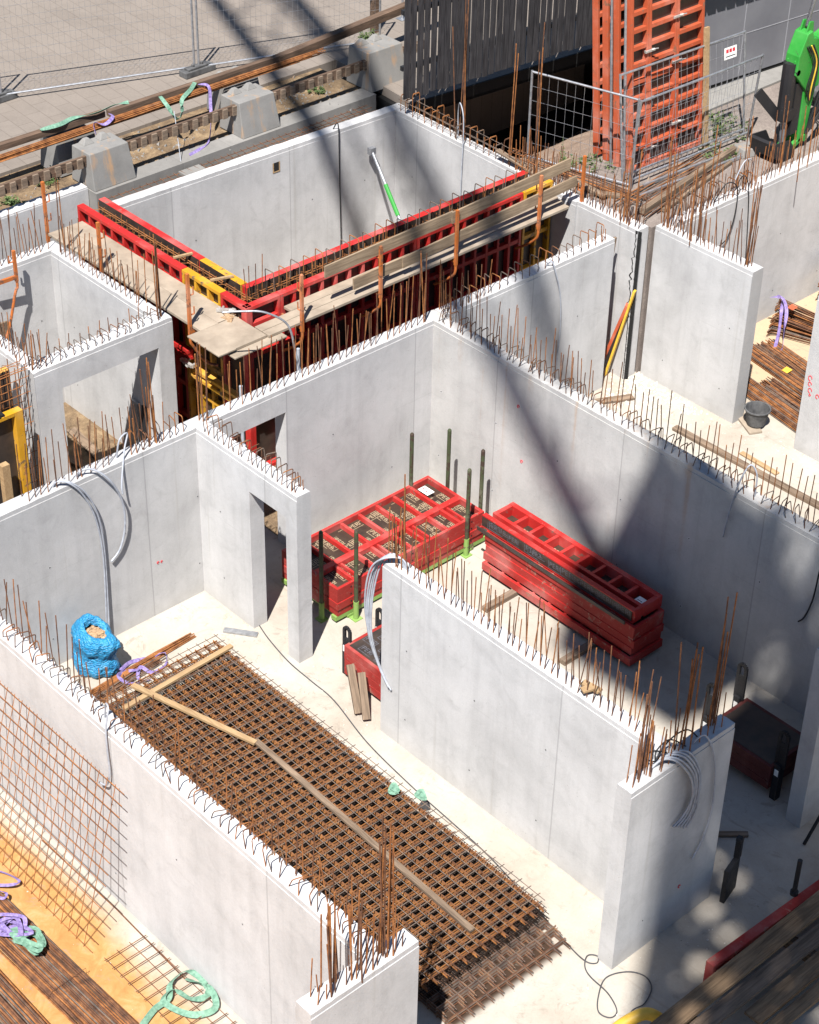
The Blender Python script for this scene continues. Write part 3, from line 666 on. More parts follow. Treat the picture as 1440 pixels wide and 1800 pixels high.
for k in range(6):
    top = k > 4
    o = put('reinforcement_mat', (meA, meA, meD, meA, meD, meC)[k], None, (1.28 + .006 * math.sin(k * 1.7 + 1) - .045 * top + .05 * (k == 4), -2.60 + .004 * math.cos(k * 1.1) + .05 * top, .262 + k * .0195), R_(-.92 + (.2 if top else -.1 if k == 4 else .0)))
    tag(o, 'brown welded mesh mat topping the big pile, timber battens lying on it' if top else 'orange rusty mesh mat inside the big pile beneath the topmost one', 'rebar mat', None if top else 'mats of the upper pile')
for a, b_, lab, m_ in (((1.66, -2.55, .392), (1.58, -.74, .392), 'pale timber batten across the far end of the mesh pile', 'wood_new_y'),
                  ((1.41, -2.23, .44), (3.28, -1.69, .40), 'shorter of two pale battens laid end to end along the mesh pile', 'wood_new'),
                  ((3.24, -1.66, .392), (7.31, -1.79, .39), 'long thin batten running along the mesh pile to its near end', 'wood')):
    mb = MB(); d = Vector(b_) - Vector(a); mb.beam((0, 0, 0), d, .075, .035); tag(mb.build('timber_batten', m_, None, a), lab, 'timber')
def strap_tangle(label, c, rad, n, mat, wdt=.04, z=.02, seed=1, hgt=.05, group=None):
    rs = random.Random(seed); pts = []
    for i in range(n):
        t = i * 2.1 + rs.uniform(-.5, .5); rr = rad * rs.uniform(.35, 1)
        pts.append((rr * math.cos(t), rr * .7 * math.sin(t), z + rs.uniform(0, hgt)))
    P_ = spline(pts, 7); mb = MB(); nr = [(rs.uniform(-.6, .6), rs.uniform(-.6, .6), 1) for _ in P_]
    for i in range(1, len(nr)): nr[i] = tuple(.75 * nr[i - 1][k] + .25 * nr[i][k] for k in range(3))
    mb.ribbon(P_, wdt, .004, 0, nr); return tag(mb.build('lifting_sling', mat, None, c), label, 'sling', group)
for (x, y, lab) in ((5.05, -.95, 'left one of two crumpled scraps of green film on the mesh pile'), (5.35, -.78, 'right one of two crumpled scraps of green film on the mesh pile')):
    strap_tangle(lab, (x, y, .385), .09, 8, 'mint', .06, .01, int(x * 100), .05)
# leaning mat outside the left wall, loose mat on the floor
lm = mat_mesh(5.2, 2.18, .15, .15, .006, .07); ang = math.atan2(2.13, .62)
o = tag(lm.build('reinforcement_mat', 'rust', None, (-.9, -5.02, .01)), 'single mesh mat leaning against the outer face of the left foreground wall', 'rebar mat'); o.rotation_euler = (ang, 0, 0)
o = tag(mat_mesh(3.9, .52, .15, .165, .006, .05).build('reinforcement_mat', 'rust_dark', None, (4.68, -4.98, .05)), 'narrow mesh strip lying on the stained floor by the left foreground wall', 'rebar mat')
mb = MB(); mb.tube([(2.6, -4.46, .02), (4.1, -4.44, .03), (5.5, -4.47, .02)], .009, 5); tag(mb.build('loose_bar', 'rust_dark'), 'one long loose bar on the floor along the foot of the left wall', 'rebar')

# ------------------------------------------------------------------ L-shaped wall formwork round the pit
FH = 2.95
FG = 'shuttering round the pit'
standing_panel('long red outer shuttering panel along the pale platform, left of the yellow one', 2.70, FH, .12, 'red', (-6.0, 2.26, 0), 0, .30, (.3, .9, 1.5, 2.1, 2.62))
standing_panel('short yellow outer shuttering panel between the red panel and the red corner', .92, FH, .12, 'yellow', (-3.29, 2.26, 0), 0, .30, (.3, .9, 1.5, 2.1, 2.62))
standing_panel('red corner shuttering panel facing left at the outer corner of the platform', .60, FH, .12, 'red', (-2.36, 2.26, 0), 0, .5, (.9, 2.1, 2.6))
standing_panel('red corner shuttering panel facing the trench at the outer corner of the platform', .64, FH, .12, 'red', (-1.755, 2.263, 0), R_(90), .6, (.9, 2.1, 2.62))
for y0, lab in ((2.91, 'red outer shuttering panel nearest the corner, below the end of the timber guard boards'), (5.62, 'red outer shuttering panel further along the trench side, in the crane shadow')):
    standing_panel(lab, 2.69 if y0 < 4 else 2.30, FH, .12, 'red', (-1.755, y0, 0), R_(90), .27, (.3, .9, 1.5, 2.1, 2.62))
standing_panel('yellow outer shuttering panel closing the far end of the trench side', .65, FH, .12, 'yellow', (-1.755, 7.95, 0), R_(90), .32, (.3, .9, 1.5, 2.1, 2.62))
standing_panel('red inner shuttering panel on the pit side, its dark plywood facing the rebar cage', 2.60, FH, .12, 'red', (-3.36, 2.76, 0), R_(180), .30)
standing_panel('yellow inner shuttering panel on the pit side near the inner corner', .99, FH, .12, 'yellow', (-2.36, 2.76, 0), R_(180), .30)
for k, (y1, L) in enumerate(((5.4, 2.75), (8.5, 3.09))):
    standing_panel('red inner shuttering panel along the pit, %s' % ('starting at the inner corner' if k == 0 else 'reaching the far pit wall'), L, FH, .12, 'red', (-2.34, y1, 0), R_(-90), .30)
# rebar cage standing in the gap
def cage(label, x0, x1, y0, y1, along):
    mb = MB()
    L0, L1 = (x0, x1) if along == 0 else (y0, y1); C_ = (y0, y1) if along == 0 else (x0, x1)
    for c in C_:
        for z in [.2 + .25 * k for k in range(11)] + [2.82, 2.86]:
            mb.tube([(L0, c, z), (L1, c, z)] if along == 0 else [(c, L0, z), (c, L1, z)], .007, 4)
        a = L0
        while a < L1:
            mb.tube([(a, c, .1), (a + U(-.01, .01), c, 2.86 + U(0, .1))] if along == 0 else [(c, a, .1), (c, a + U(-.01, .01), 2.9 + U(0, .08))], .007, 4); a += .15
    # zig-zag spacer ladder
    n = int((L1 - L0) / .14); zz = [(L0 + (L1 - L0) * k / n, C_[k % 2], 2.86) if along == 0 else (C_[k % 2], L0 + (L1 - L0) * k / n, 2.9) for k in range(n + 1)]
    mb.tube(zz, .005, 4); return tag(mb.build('rebar_cage', 'rust'), label, 'rebar cage')
c1 = cage('rebar cage in the gap between the outer and inner panels on the left leg', -5.9, -2.05, 2.42, 2.60, 0)
c2 = cage('rebar cage with a row of hoops in the gap along the trench leg', -2.16, -1.92, 2.5, 8.55, 1)
bigst = [stir_mesh(.20, .30, 'rust', .008), stir_mesh(.20, .26, 'rust_grey', .008)]
stirs(c2, 1, 2.95, 8.5, .235, -2.04, lean=2, zb=2.92, pool=bigst)
for y in (2.5, 2.6, 2.7, 2.8): cluster(c2, -2.1 + .05 * random.random(), y, 1, .04, 'm', 2.9)
for (a, b_, lab) in (((-3.62, 2.36, 2.975), (-3.55, 2.66, 2.975), 'small wooden spacer lath across the shuttering at its middle'), ((-2.72, 2.36, 2.975), (-2.60, 2.70, 2.975), 'small wooden spacer lath across the yellow shuttering')):
    mb = MB(); mb.beam((0, 0, 0), Vector(b_) - Vector(a), .04, .03); tag(mb.build('spacer_lath', 'wood_new', None, a), lab, 'timber')

# platform
def board(label, x0, x1, y0, y1, z=2.70, t=.045, mat='ply_pale'):
    mb = MB(); mb.box(0, x1 - x0, 0, y1 - y0, 0, t); return tag(mb.build('scaffold_board', mat, None, (x0, y0, z), bevel=.004), label, 'scaffold board')
board('pale platform board next to the red shuttering on the left leg', -5.85, -2.0, 1.93, 2.24)
board('pale platform board on the outer side of the left leg', -5.85, -1.98, 1.60, 1.925)
board('square pale board filling the outer corner of the platform', -1.975, -1.27, 1.40, 2.24)
board('loose pale board end jutting out beyond the platform corner', -1.95, -1.22, 1.34, 1.66, 2.748, .025)
board('small pale board overlapping the edge below the platform corner', -1.33, -1.12, 1.55, 2.5, 2.672, .024)
for k, (x0, x1) in enumerate(((-1.745, -1.575), (-1.565, -1.40), (-1.39, -1.235))):
    board(['narrow pale plank nearest the red shuttering on the trench leg', 'middle pale plank on the trench leg of the platform', 'outermost pale plank on the trench leg of the platform'][k], x0, x1, 2.26 if k else 2.95, 8.55 - .05 * k, 2.70)
def post(label, x, y, top, d, brace=True, low=2.05):
    """guard-rail post of a scaffold bracket; d points to the shuttering"""
    th = thing('scaffold_bracket', label, 'scaffold bracket', (x, y, 0)); d = Vector(d); mb = MB()
    mb.beam((0, 0, 2.58), (0, 0, top), .045, .045)
    for z in (2.98, 3.30): 
        if z < top - .1: mb.beam((d.x * -.02, d.y * -.02, z - .06), d * .09 + Vector((0, 0, z - .06)), .02, .012); mb.beam(d * .09 + Vector((0, 0, z - .06)), d * .09 + Vector((0, 0, z + .06)), .018, .012)
    mb.build('post', 'orange_post', th)
    if brace:
        mb = MB(); mb.tube(spline([(0, 0, 2.6), (0, 0, 2.48), d * .05 + Vector((0, 0, 2.38)), d * .25 + Vector((0, 0, low + .15)), d * .46 + Vector((0, 0, low))], 4), .022, 8); mb.build('brace', 'orange_post', th)
        mb = MB(); mb.beam((0, 0, 2.655), d * .46 + Vector((0, 0, 2.655)), .04, .06); mb.build('arm', 'orange_post', th)
    return th
for y, top, lab in ((2.86, 3.52, 'orange bracket post nearest the platform corner on the trench leg'), (4.38, 3.45, 'orange bracket post holding the near end of the timber guard boards'), (5.93, 3.52, 'orange bracket post in the middle of the guard boards'),
                    (7.74, 3.52, 'orange bracket post second from the far end of the guard boards'), (8.72, 3.55, 'orange bracket post at the far end of the guard boards')):
    post(lab, -1.22, y, top, (-1, 0, 0))
post('orange bracket post on the pale platform, in front of the yellow panel', -2.18, 1.56, 3.60, (0, 1, 0), True, 1.9)
post('rusty dark bracket post halfway along the left leg of the platform', -4.4, 1.58, 3.52, (0, 1, 0))
post('tall orange bracket post at the far left end of the platform', -5.9, 1.62, 3.60, (0, 1, 0))
t = post('orange bracket post with a curved brace inside the small room at the upper left', -5.15, .55, 3.1, (-.05, -1, 0), True, 1.6)
for (y0, z0, y1, z1, h, lab) in ((3.35, 3.36, 5.9, 3.40, .19, 'upper weathered guard board along the trench leg, near half'), (5.85, 3.40, 8.42, 3.50, .19, 'upper weathered guard board along the trench leg, far half'),
                                 (3.9, 2.96, 5.0, 2.98, .18, 'short lower guard board beside the shuttering, near end'), (4.85, 2.99, 8.6, 3.14, .18, 'long lower guard board along the trench leg')):
    mb = MB(); mb.beam((0, 0, 0), (0, y1 - y0, z1 - z0), .03, h); tag(mb.build('guard_board', 'wood_guard', None, (-1.285 + (.032 if y0 in (5.85, 4.85) else 0), y0, z0)), lab, 'timber board')
# props and walers under the platform, steel clamps
for (x0, x1, z, mat, lab) in ((-3.9, -2.95, 1.6, 'red', 'red steel waler under the platform, in the gap behind the opening wall'), (-2.9, -1.75, 1.35, 'yellow', 'yellow steel waler under the platform, in the gap behind the opening wall')):
    mb = MB(); mb.box(0, x1 - x0, 0, .10, 0, .05); mb.box(0, x1 - x0, 0, .10, .12, .17); mb.box(0, x1 - x0, .085, .10, .05, .12)
    for k in range(4): mb.box((x1 - x0) * k / 3.2, (x1 - x0) * k / 3.2 + .05, .0, .085, .05, .12)
    tag(mb.build('steel_waler', mat, None, (x0, 2.05, z)), lab, 'waler')
def clampobj(label, loc, rz=0., mat='clamp'):
    mb = MB(); mb.beam((-.14, 0, 0), (.14, 0, 0), .05, .045); mb.beam((-.13, 0, -.01), (-.10, .09, -.02), .04, .05); mb.beam((.13, 0, -.01), (.10, .09, -.02), .04, .05)
    mb.tube([(.02, -.03, .02), (.06, -.09, .05), (.16, -.10, .04)], .014, 6); mb.tube([(-.05, -.04, 0), (-.05, .1, 0)], .018, 8)
    return tag(mb.build('panel_clamp', mat, None, loc, rz), label, 'clamp', None)
clampobj('silver steel clamp joining the red and yellow walers in the dark gap', (-2.9, 1.98, 1.62)); clampobj('pale steel clamp lying on the rubble by the red corner panel', (-2.15, 2.20, 2.78), .8)
clampobj('silver clamp at the right end of the yellow waler', (-1.85, 1.95, 1.3), .5)
mb = MB()
for k in range(9): mb.beam((U(-.16, .16), U(-.12, .12), U(0, .05)), (U(-.16, .16), U(-.12, .12), U(0, .07)), U(.03, .07), U(.02, .04))
tag(mb.build('rubble_heap', 'debris', None, (-2.0, 2.17, 2.70)), 'small heap of orange rubble in the corner of the platform', 'rubble')
for (x, y, lab) in ((-1.0, 2.6, 'slim grey steel prop standing in the dark gap below the platform corner'), (-.75, 1.35, 'grey steel prop seen through the square doorway of the long wall')):
    mb = MB(); mb.box(-.07, .07, -.07, .07, 0.003, .012); mb.tube([(0, 0, .012), (0, 0, 1.5)], .035, 10); mb.tube([(0, 0, 1.45), (0, 0, 2.5)], .026, 10); mb.tube([(-.06, 0, 1.5), (.06, 0, 1.5)], .03, 8)
    tag(mb.build('steel_prop', 'conduit', None, (x, y, 0)), lab, 'prop')
def pp(label, a, b, mat_hi='galv', mat_lo='green', ang=0):
    th = thing('push_pull_prop', label, 'prop', a); d = Vector(b) - Vector(a); mb = MB(); mb.tube([(0, 0, 0), d * .26], .028, 10); mb.build('outer_tube', mat_hi, th)
    mb = MB(); mb.tube([d * .24, d * .46], .038, 10); mb.build('sleeve', mat_lo, th); mb = MB(); mb.tube([d * .46, d], .026, 10); mb.box(-.05, .05, -.06, .06, -.06, .06); mb.build('end_plate', mat_hi, th)
pp('silver prop with a bright green sleeve leaning on the pit wall corner', (-5.62, 8.1, 2.22), (-3.7, 7.75, .35))
pp('bright green prop running to the foot of the yellow panel at the left edge', (-2.28, -1.5, .95), (-2.1, -3.6, .35), 'clamp', 'green')
# yellow panel, cage and inner forms at the left edge
yp = standing_panel('yellow shuttering panel at the left edge, dark printed plywood behind its frame', 2.0, 2.42, .12, 'yellow', (-2.33, -3.22, 0), R_(90), .9, (), r=.13)
mb = MB(); mb.box(.06, 1.94, .12, .121, 0, .01); 
for k in range(8): word(mb, lambda u, v: (u, .0985, v), .15 + .23 * k, .35 + .27 * (k % 3), .09, .4 * (-1) ** k, 0)
mb.build('print', 'print_grey', yp)
standing_panel('yellow shuttering panel behind the rebar cage at the left edge', 2.2, 2.75, .12, 'yellow', (-2.98, -1.05, 0), R_(-90), .4)
cage('rebar cage between the yellow panels at the left edge', -2.80, -2.62, -3.2, -.90, 1)
mb = MB(); mb.beam((0, 0, 0), (0, .22, 0), .10, .03); mb.beam((0, .1, 0), (.06, .1, .02), .1, .05); tag(mb.build('form_chock', 'dark', None, (-2.39, -1.72, 2.44)), 'dark steel clamp block on the head of the yellow panel at the left edge', 'clamp')
mb = MB(); mb.box(0, .1, 0, .12, 0, 1.25); tag(mb.build('timber_stud', 'wood_new', None, (-2.29, -1.72, .5)), 'short upright timber behind the yellow upright at the left edge', 'timber')
# things seen through the opening at the upper left
for (x, y, dx, lab, mt) in ((-3.35, 1.18, .16, 'grey steel sheet leaning on the wall inside the wide opening', 'galv'), (-3.12, 1.20, .10, 'dark board leaning beside the grey sheet inside the wide opening', 'dark')):
    mb = MB(); mb.hexa([(0, -.04, 0), (dx, -.04, 0), (dx, -.01, 0), (0, -.01, 0), (0, .06, 1.05), (dx, .06, 1.05), (dx, .09, 1.05), (0, .09, 1.05)]); tag(mb.build('leaning_sheet', mt, None, (x, y, .003)), lab, 'sheet')
for (a, b_, lab) in (((-4.6, .9, .03), (-3.3, .75, .03), 'pale plank lying on the brown floor inside the wide opening'), ((-4.2, .35, .03), (-3.0, .62, .05), 'second plank lying askew on the floor inside the wide opening'), ((-5.25, .2, .02), (-5.28, .3, 1.9), 'plank leaning on the rear wall inside the wide opening')):
    d = Vector(b_) - Vector(a); mb = MB(); mb.beam((0, 0, 0), d, .16, .035); tag(mb.build('timber_plank', 'wood', None, a), lab, 'timber')
mb = MB(); mb.box(-.09, .09, 0, .08, 0, .8); mb.tube([(-.2, .04, .55), (.2, .04, .85)], .03, 8); tag(mb.build('wall_tie_plate', 'red', None, (-5.30, -.15, 1.3)), 'red shuttering bracket on the rear wall seen over the opening wall', 'bracket')

# ------------------------------------------------------------------ site edge: kerb blocks, rails, bundle of bars, slings
def block(label, x, y, W=.82, D=.66, h=.60, z=2.72):
    mb = MB(); t = .05
    # long axis along y, faces battered towards the top, shallow notch under one end
    b0 = [(0, 0, 0), (D, 0, 0), (D, W, 0), (0, W, 0)]; b1 = [(.03, .035, h), (D - .22 * h, .035, h), (D - .22 * h, W - .035, h), (.03, W - .035, h)]
    mb.hexa(b0 + b1)
    for (cy, cx) in ((.25, .12), (.57, .12), (.25, .34), (.57, .34)):
        if cx > .2: continue
        mb.hexa([(cx - .08, cy - .11, h - .002), (cx + .10, cy - .11, h - .002), (cx + .10, cy + .11, h - .002), (cx - .08, cy + .11, h - .002), (cx - .03, cy - .04, h + .09), (cx + .04, cy - .04, h + .09), (cx + .04, cy + .04, h + .09), (cx - .03, cy + .04, h + .09)])
    o = tag(mb.build('concrete_block', 'conc_block', None, (x, y, z), bevel=.012), label, 'concrete block'); return o
block('stained concrete ballast block nearest the left, behind the retaining wall', -7.22, 2.98); block('stained concrete ballast block in the middle of the row, below the purple sling', -7.22, 6.02)
block('large stained concrete ballast block next to the black slatted screen', -7.28, 8.95, .88, .70, .68)
block('rear concrete ballast block half hidden behind the leftmost one', -7.95, 2.86, .82, .60, .58); block('rear concrete ballast block behind the middle one, mostly hidden', -7.95, 6.3, .82, .60, .58)
mb = MB()
for k in range(3): pass
mb.hexa([(0, 0, 0), (.05, 0, 0), (.05, 10.2, 0), (0, 10.2, 0), (0, 0, .17), (.05, 0, .17), (.05, 10.2, .17), (0, 10.2, .17)])
for k in range(48):
    y = .1 + .21 * k; mb.box(.05, .085, y, y + .10, .0, .165, 1)  # paler laths on a darker rail put the castellated shading into the colour
tag(mb.build('slatted_rail', ['wood_dark', 'wood_y'], None, (-6.83, .2, 3.10)), 'long dark rail of short laths running in front of the concrete blocks', 'timber rail')
mb = MB(); mb.beam((0, 0, 0), (.0, 3.4, -.02), .12, .10); tag(mb.build('timber_rail', 'wood_dark', None, (-7.70, .6, 3.42)), 'heavy weathered rail at the left end of the site edge', 'timber rail')
mb = MB(); mb.beam((0, 0, 0), (.02, 3.9, 0), .11, .10); tag(mb.build('timber_rail', 'wood_dark', None, (-7.58, 4.02, 3.43)), 'heavy weathered rail above the middle concrete block', 'timber rail')
mb = MB(); mb.beam((0, 0, 0), (-.25, 4.2, .12), .15, .14); tag(mb.build('timber_rail', 'wood_dark', None, (-7.56, 7.6, 3.40)), 'squared weathered beam rising to the right behind the largest block', 'timber rail')
mb = MB()
for k in range(34): 
    a = U(0, 6.28); r = .075 * math.sqrt(U(0, 1)); mb.tube([(r * math.cos(a), U(-.3, .1), r * .7 * math.sin(a)), (r * math.cos(a + .6), 3.6, r * .7 * math.sin(a + .6) + U(-.01, .01)), (r * math.cos(a + 1) * .9, 6.9 + U(-.5, .3), r * .7 * math.sin(a + 1))], .009, 5)
tag(mb.build('rebar_bundle', 'rust', None, (-7.33, 1.3, 3.41)), 'long orange rusty bundle of bars lying on the concrete blocks', 'rebar bundle')
def strap(label, pts, mat, wdt=.05, n=6):
    P_ = spline([Vector(q) - Vector(pts[0]) for q in pts], n); mb = MB(); nr = [(math.sin(i * .23), .3 * math.cos(i * .31), .8) for i in range(len(P_))]
    mb.ribbon(P_, wdt, .004, 0, nr); return tag(mb.build('lifting_sling', mat, None, pts[0]), label, 'sling')
strap('purple sling hanging off the bar bundle between the first two blocks, trailing on the soil', [(-7.40, 5.75, 3.52), (-7.25, 5.85, 3.50), (-7.18, 5.82, 3.2), (-7.05, 5.72, 2.95), (-6.85, 5.5, 2.74), (-6.72, 5.2, 2.735), (-6.65, 4.95, 2.735)], 'purple', .055)
strap('purple sling knotted round the bar bundle above the leftmost block', [(-7.43, 3.95, 3.5), (-7.28, 3.9, 3.51), (-7.22, 3.7, 3.46), (-7.3, 3.55, 3.5), (-7.2, 3.5, 3.35)], 'purple', .06)
strap('green sling draped along the left part of the weathered rail', [(-7.66, 2.75, 3.49), (-7.62, 3.1, 3.5), (-7.68, 3.4, 3.5), (-7.6, 3.8, 3.5), (-7.66, 4.2, 3.5), (-7.6, 4.45, 3.5)], 'mint', .07)
strap('pale green sling hanging in a loop from the rail over the pit edge', [(-7.5, 5.75, 3.52), (-7.35, 5.55, 3.50), (-7.2, 5.25, 3.45), (-7.15, 5.2, 3.25), (-7.1, 5.05, 3.2), (-7.2, 4.95, 3.42), (-7.4, 4.95, 3.53)], 'mint', .07)
mb = MB(); mb.tube([(-6.98, 4.92, 3.42), (-6.4, 4.62, 2.4)], .006, 5); tag(mb.build('rope', 'conduit'), 'thin pale rope hanging from the green sling into the trench', 'rope')
mb = MB()
for x in (-6.42, -6.3, -6.16):
    for z in (2.50, 2.62): mb.tube([(x, 3.0, z), (x, 5.0, z - .01), (x, 8.7, z)], .008, 4)
for k in range(40):
    y = 3.05 + .14 * k; mb.tube([(-6.44, y, 2.64), (-6.14, y + U(-.03, .03), 2.63), (-6.14, y, 2.48)], .006, 4)
tag(mb.build('rebar_cage', 'rust_dark'), 'narrow rebar cage lying in the trench between kerb and pit wall', 'rebar cage')
mb = MB(); mb.box(0, .30, 0, .42, 0, .04); tag(mb.build('concrete_slab', 'kerb', None, (-6.44, 4.55, 2.60)), 'small loose slab lying across the trench cage', 'slab')

# wire fence panels
def mesh_fence(label, L, h, loc, rotz, lean=0., sx=.10, sz=.25, feet=True, group=None):
    th = thing('wire_fence', label, 'fence', loc, rotz, group); th.rotation_euler = (lean, 0, rotz); mb = MB()
    mb.tube([(0, 0, 0), (0, 0, h)], .021, 8); mb.tube([(L, 0, 0), (L, 0, h)], .021, 8); mb.tube([(0, 0, h - .02), (L, 0, h - .02)], .019, 8); mb.tube([(0, 0, .10), (L, 0, .10)], .019, 8); mb.build('tube_frame', 'galv', th)
    mb = MB(); n = int(L / sx)
    for k in range(1, n): mb.tube([(L * k / n, 0, .10), (L * k / n, 0, h - .02)], .0021 if sz < .22 else .0034, 3, cap=False)
    m = int(h / sz)
    for k in range(1, m): mb.tube([(0, 0, .10 + (h - .12) * k / m), (L, 0, .10 + (h - .12) * k / m)], .0023 if sz < .22 else .0034, 3, cap=False)
    mb.build('wire_mesh', 'galv', th); return th
a_ = math.atan2(3.40, 1.21)
f1 = mesh_fence('left wire fence panel on the paved plaza', 3.52, 1.9, (-10.43, 3.72, 2.77), a_, sz=.2); f2 = mesh_fence('right wire fence panel on the paved plaza, running to the dark post', 3.52, 1.9, (-9.20, 7.10, 2.77), a_, sz=.2)
mesh_fence('wire fence panel cut by the left picture edge on the plaza', 3.4, 1.9, (-11.67, .40, 2.77), a_, sz=.2)
def foot(label, x, y):
    mb = MB(); mb.box(-.34, .34, -.11, .11, 0, .11); mb.box(-.25, .25, -.07, .07, .11, .15); mb.tube([(-.1, 0, .15), (-.1, 0, .2)], .03, 8); mb.tube([(.1, 0, .15), (.1, 0, .2)], .03, 8); tag(mb.build('rubber_block', 'rubber', None, (x, y, 2.763), a_ + 1.57 - 1.2, bevel=.01), label, 'fence foot')
foot('black rubber fence foot in the middle of the plaza edge', -9.19, 7.06); foot('black rubber fence foot at the left picture edge', -10.45, 3.66)
mb = MB(); mb.box(-.06, .06, -.06, .06, 0, 1.8); tag(mb.build('timber_post', 'wood_dark', None, (-8.55, 10.75, 2.765)), 'square dark timber post on the plaza beyond the largest block', 'post')
mb = MB(); mb.tube([(0, 0, 0), (0, 0, 2.0)], .022, 8); mb.box(-.09, .09, -.09, .09, 0, .01); tag(mb.build('steel_post', 'galv', None, (-8.7, 11.6, 2.765)), 'thin galvanised post right of the dark timber post', 'post')
mesh_fence('wire fence panel on the yard standing across, behind the row of hoops', 1.95, 1.62, (-2.95, 9.22, 2.66), math.atan2(.5, 1.82), sx=.16, sz=.24)
fs = mesh_fence('wire fence panel on the yard tilted back against the orange panels, white sign on it', 2.95, 1.82, (-1.30, 9.78, 2.72), math.atan2(2.9, .12), -R_(8), .14, .3)
sg = MB(); sg.box(2.42, 2.72, -.026, -.02, 1.44, 1.64); sg.box(2.46, 2.52, -.028, -.027, 1.55, 1.61, 1); sg.box(2.54, 2.60, -.028, -.027, 1.55, 1.61, 1); sg.box(2.62, 2.68, -.028, -.027, 1.55, 1.61, 1); sg.box(2.45, 2.69, -.028, -.027, 1.48, 1.495, 2)
sg.build('sign', ['white', 'red_mark', 'dark'], fs)
mesh_fence('nearer wire fence panel on the yard, standing in front of the one with the sign', 2.95, 1.55, (-1.13, 9.74, 2.72), math.atan2(2.9, .06), R_(4), .14, .3)

# ------------------------------------------------------------------ yard: orange panels, excavator, black building
def op(label, w_, h, x, y, g=None): return leaned(standing_panel(label, w_, h, .12, 'orange', (x, y, 2.71), R_(90), 0, [.10 + .285 * k for k in range(1, 20)], g, 'ply_dark'))
LEAN = R_(6.0)
def leaned(o): o.rotation_euler = (-LEAN, 0, R_(90)); return o
OP = [op('narrow orange shuttering panel at the left of the upright group', .42, 3.3, -1.42, 10.12), op('middle orange shuttering panel of the upright group', .67, 3.45, -1.42, 10.55), op('right orange shuttering panel of the upright group, timber stud beside it', .67, 3.3, -1.42, 11.23)]
for k, x in enumerate((-1.72, -2.0, -2.26)): op(['orange shuttering panel directly behind the upright front group', 'orange shuttering panel sandwiched deep in the upright stack', 'rearmost orange shuttering panel of the upright stack, dark with dirt'][k], 1.74, 3.25 - .05 * k, x, 10.14 + .04 * k)
for k, (y, z) in enumerate(((10.545, 3.05), (10.545, 3.9), (10.545, 4.7), (11.225, 3.3), (11.225, 4.35), (11.225, 5.1))):
    clampobj(['lowest silver clamp on the left joint of the orange panels', 'middle silver clamp on the left joint of the orange panels', 'topmost silver clamp on the left joint of the orange panels', 'lowest silver clamp on the right joint of the orange panels', 'middle silver clamp on the right joint of the orange panels', 'topmost silver clamp on the right joint of the orange panels'][k], (-1.395 - .105 * (z - 2.71), y, z), R_(90)).scale = (.75, .6, .75)
mb = MB(); mb.beam((0, 0, 0), (-.24, -.02, 2.1), .1, .05, 0, (1, 0, 0)); tag(mb.build('timber_stud', 'wood_new', None, (-1.25, 11.80, 2.71)), 'upright brown timber stud leaning on the right orange panel', 'timber')
for x, lab in ((-1.53, 'thin pale upright steel tube between the orange panels, nearer one'), (-1.83, 'thin pale upright steel tube between the orange panels, farther one')):
    mb = MB(); mb.tube([(0, 0, 0), (-.32, .02, 3.1)], .022, 8); tag(mb.build('steel_tube', 'galv', None, (x, 10.07, 2.71)), lab, 'tube')

bd = thing('slatted_building', 'building screened with upright black slats above a dark garage opening', 'building', (-5.40, 8.62, 0), R_(-5.0))
mb = MB()
for k in range(47):
    y = .145 * k; xo = U(-.008, .008); mb.box(xo, xo + .028, y, y + .116 + U(-.012, .010), 3.10 + U(-.02, .02), 7.6)
mb.build('slat_screen', 'wood_slat', bd)
mb = MB()
for z in (3.6, 4.6, 5.6, 6.6): mb.box(-.10, -.03, 0, 6.3, z, z + .08)
mb.build('screen_rail', 'dark', bd)
mb = MB(); mb.box(-3.3, -.34, .5, 9.4, 2.6, 2.77); mb.build('roof_slab', 'pave', bd)
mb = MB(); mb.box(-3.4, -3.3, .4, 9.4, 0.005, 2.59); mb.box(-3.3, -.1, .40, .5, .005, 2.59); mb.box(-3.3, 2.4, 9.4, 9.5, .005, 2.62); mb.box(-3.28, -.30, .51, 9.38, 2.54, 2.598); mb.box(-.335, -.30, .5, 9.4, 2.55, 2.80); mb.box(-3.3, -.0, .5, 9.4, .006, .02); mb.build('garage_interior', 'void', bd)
g = thing('grey_facade', 'plain grey panelled facade behind the orange panels, slat shadows along its top', 'building', (-2.95, 13.05, 2.72), R_(-5.0))
mb = MB(); mb.box(0, .14, 0, 24, .10, 2.9); mb.build('wall', 'panelwall', g)
mb = MB()
for k in range(18): mb.box(.14, .144, .18 + 1.15 * k, .20 + 1.15 * k, .12, 2.9)
mb.box(.14, .145, 0, 24, .90, .915); mb.build('panel_joint', 'joint', g)
mb = MB(); mb.box(.02, .12, 0, 24, .0, .10); mb.build('plinth', 'void', g)
mb = MB()
for k in range(100): mb.box(.42, .47, .235 * k - .5, .235 * k + .19 - .5, 2.32 + U(-.01, .01), 5.6)
mb.build('slat_screen', 'wood_slat', g)
mb = MB(); mb.box(.145, .41, -.5, 23.4, 2.75, 2.88); mb.build('soffit', 'dark', g)

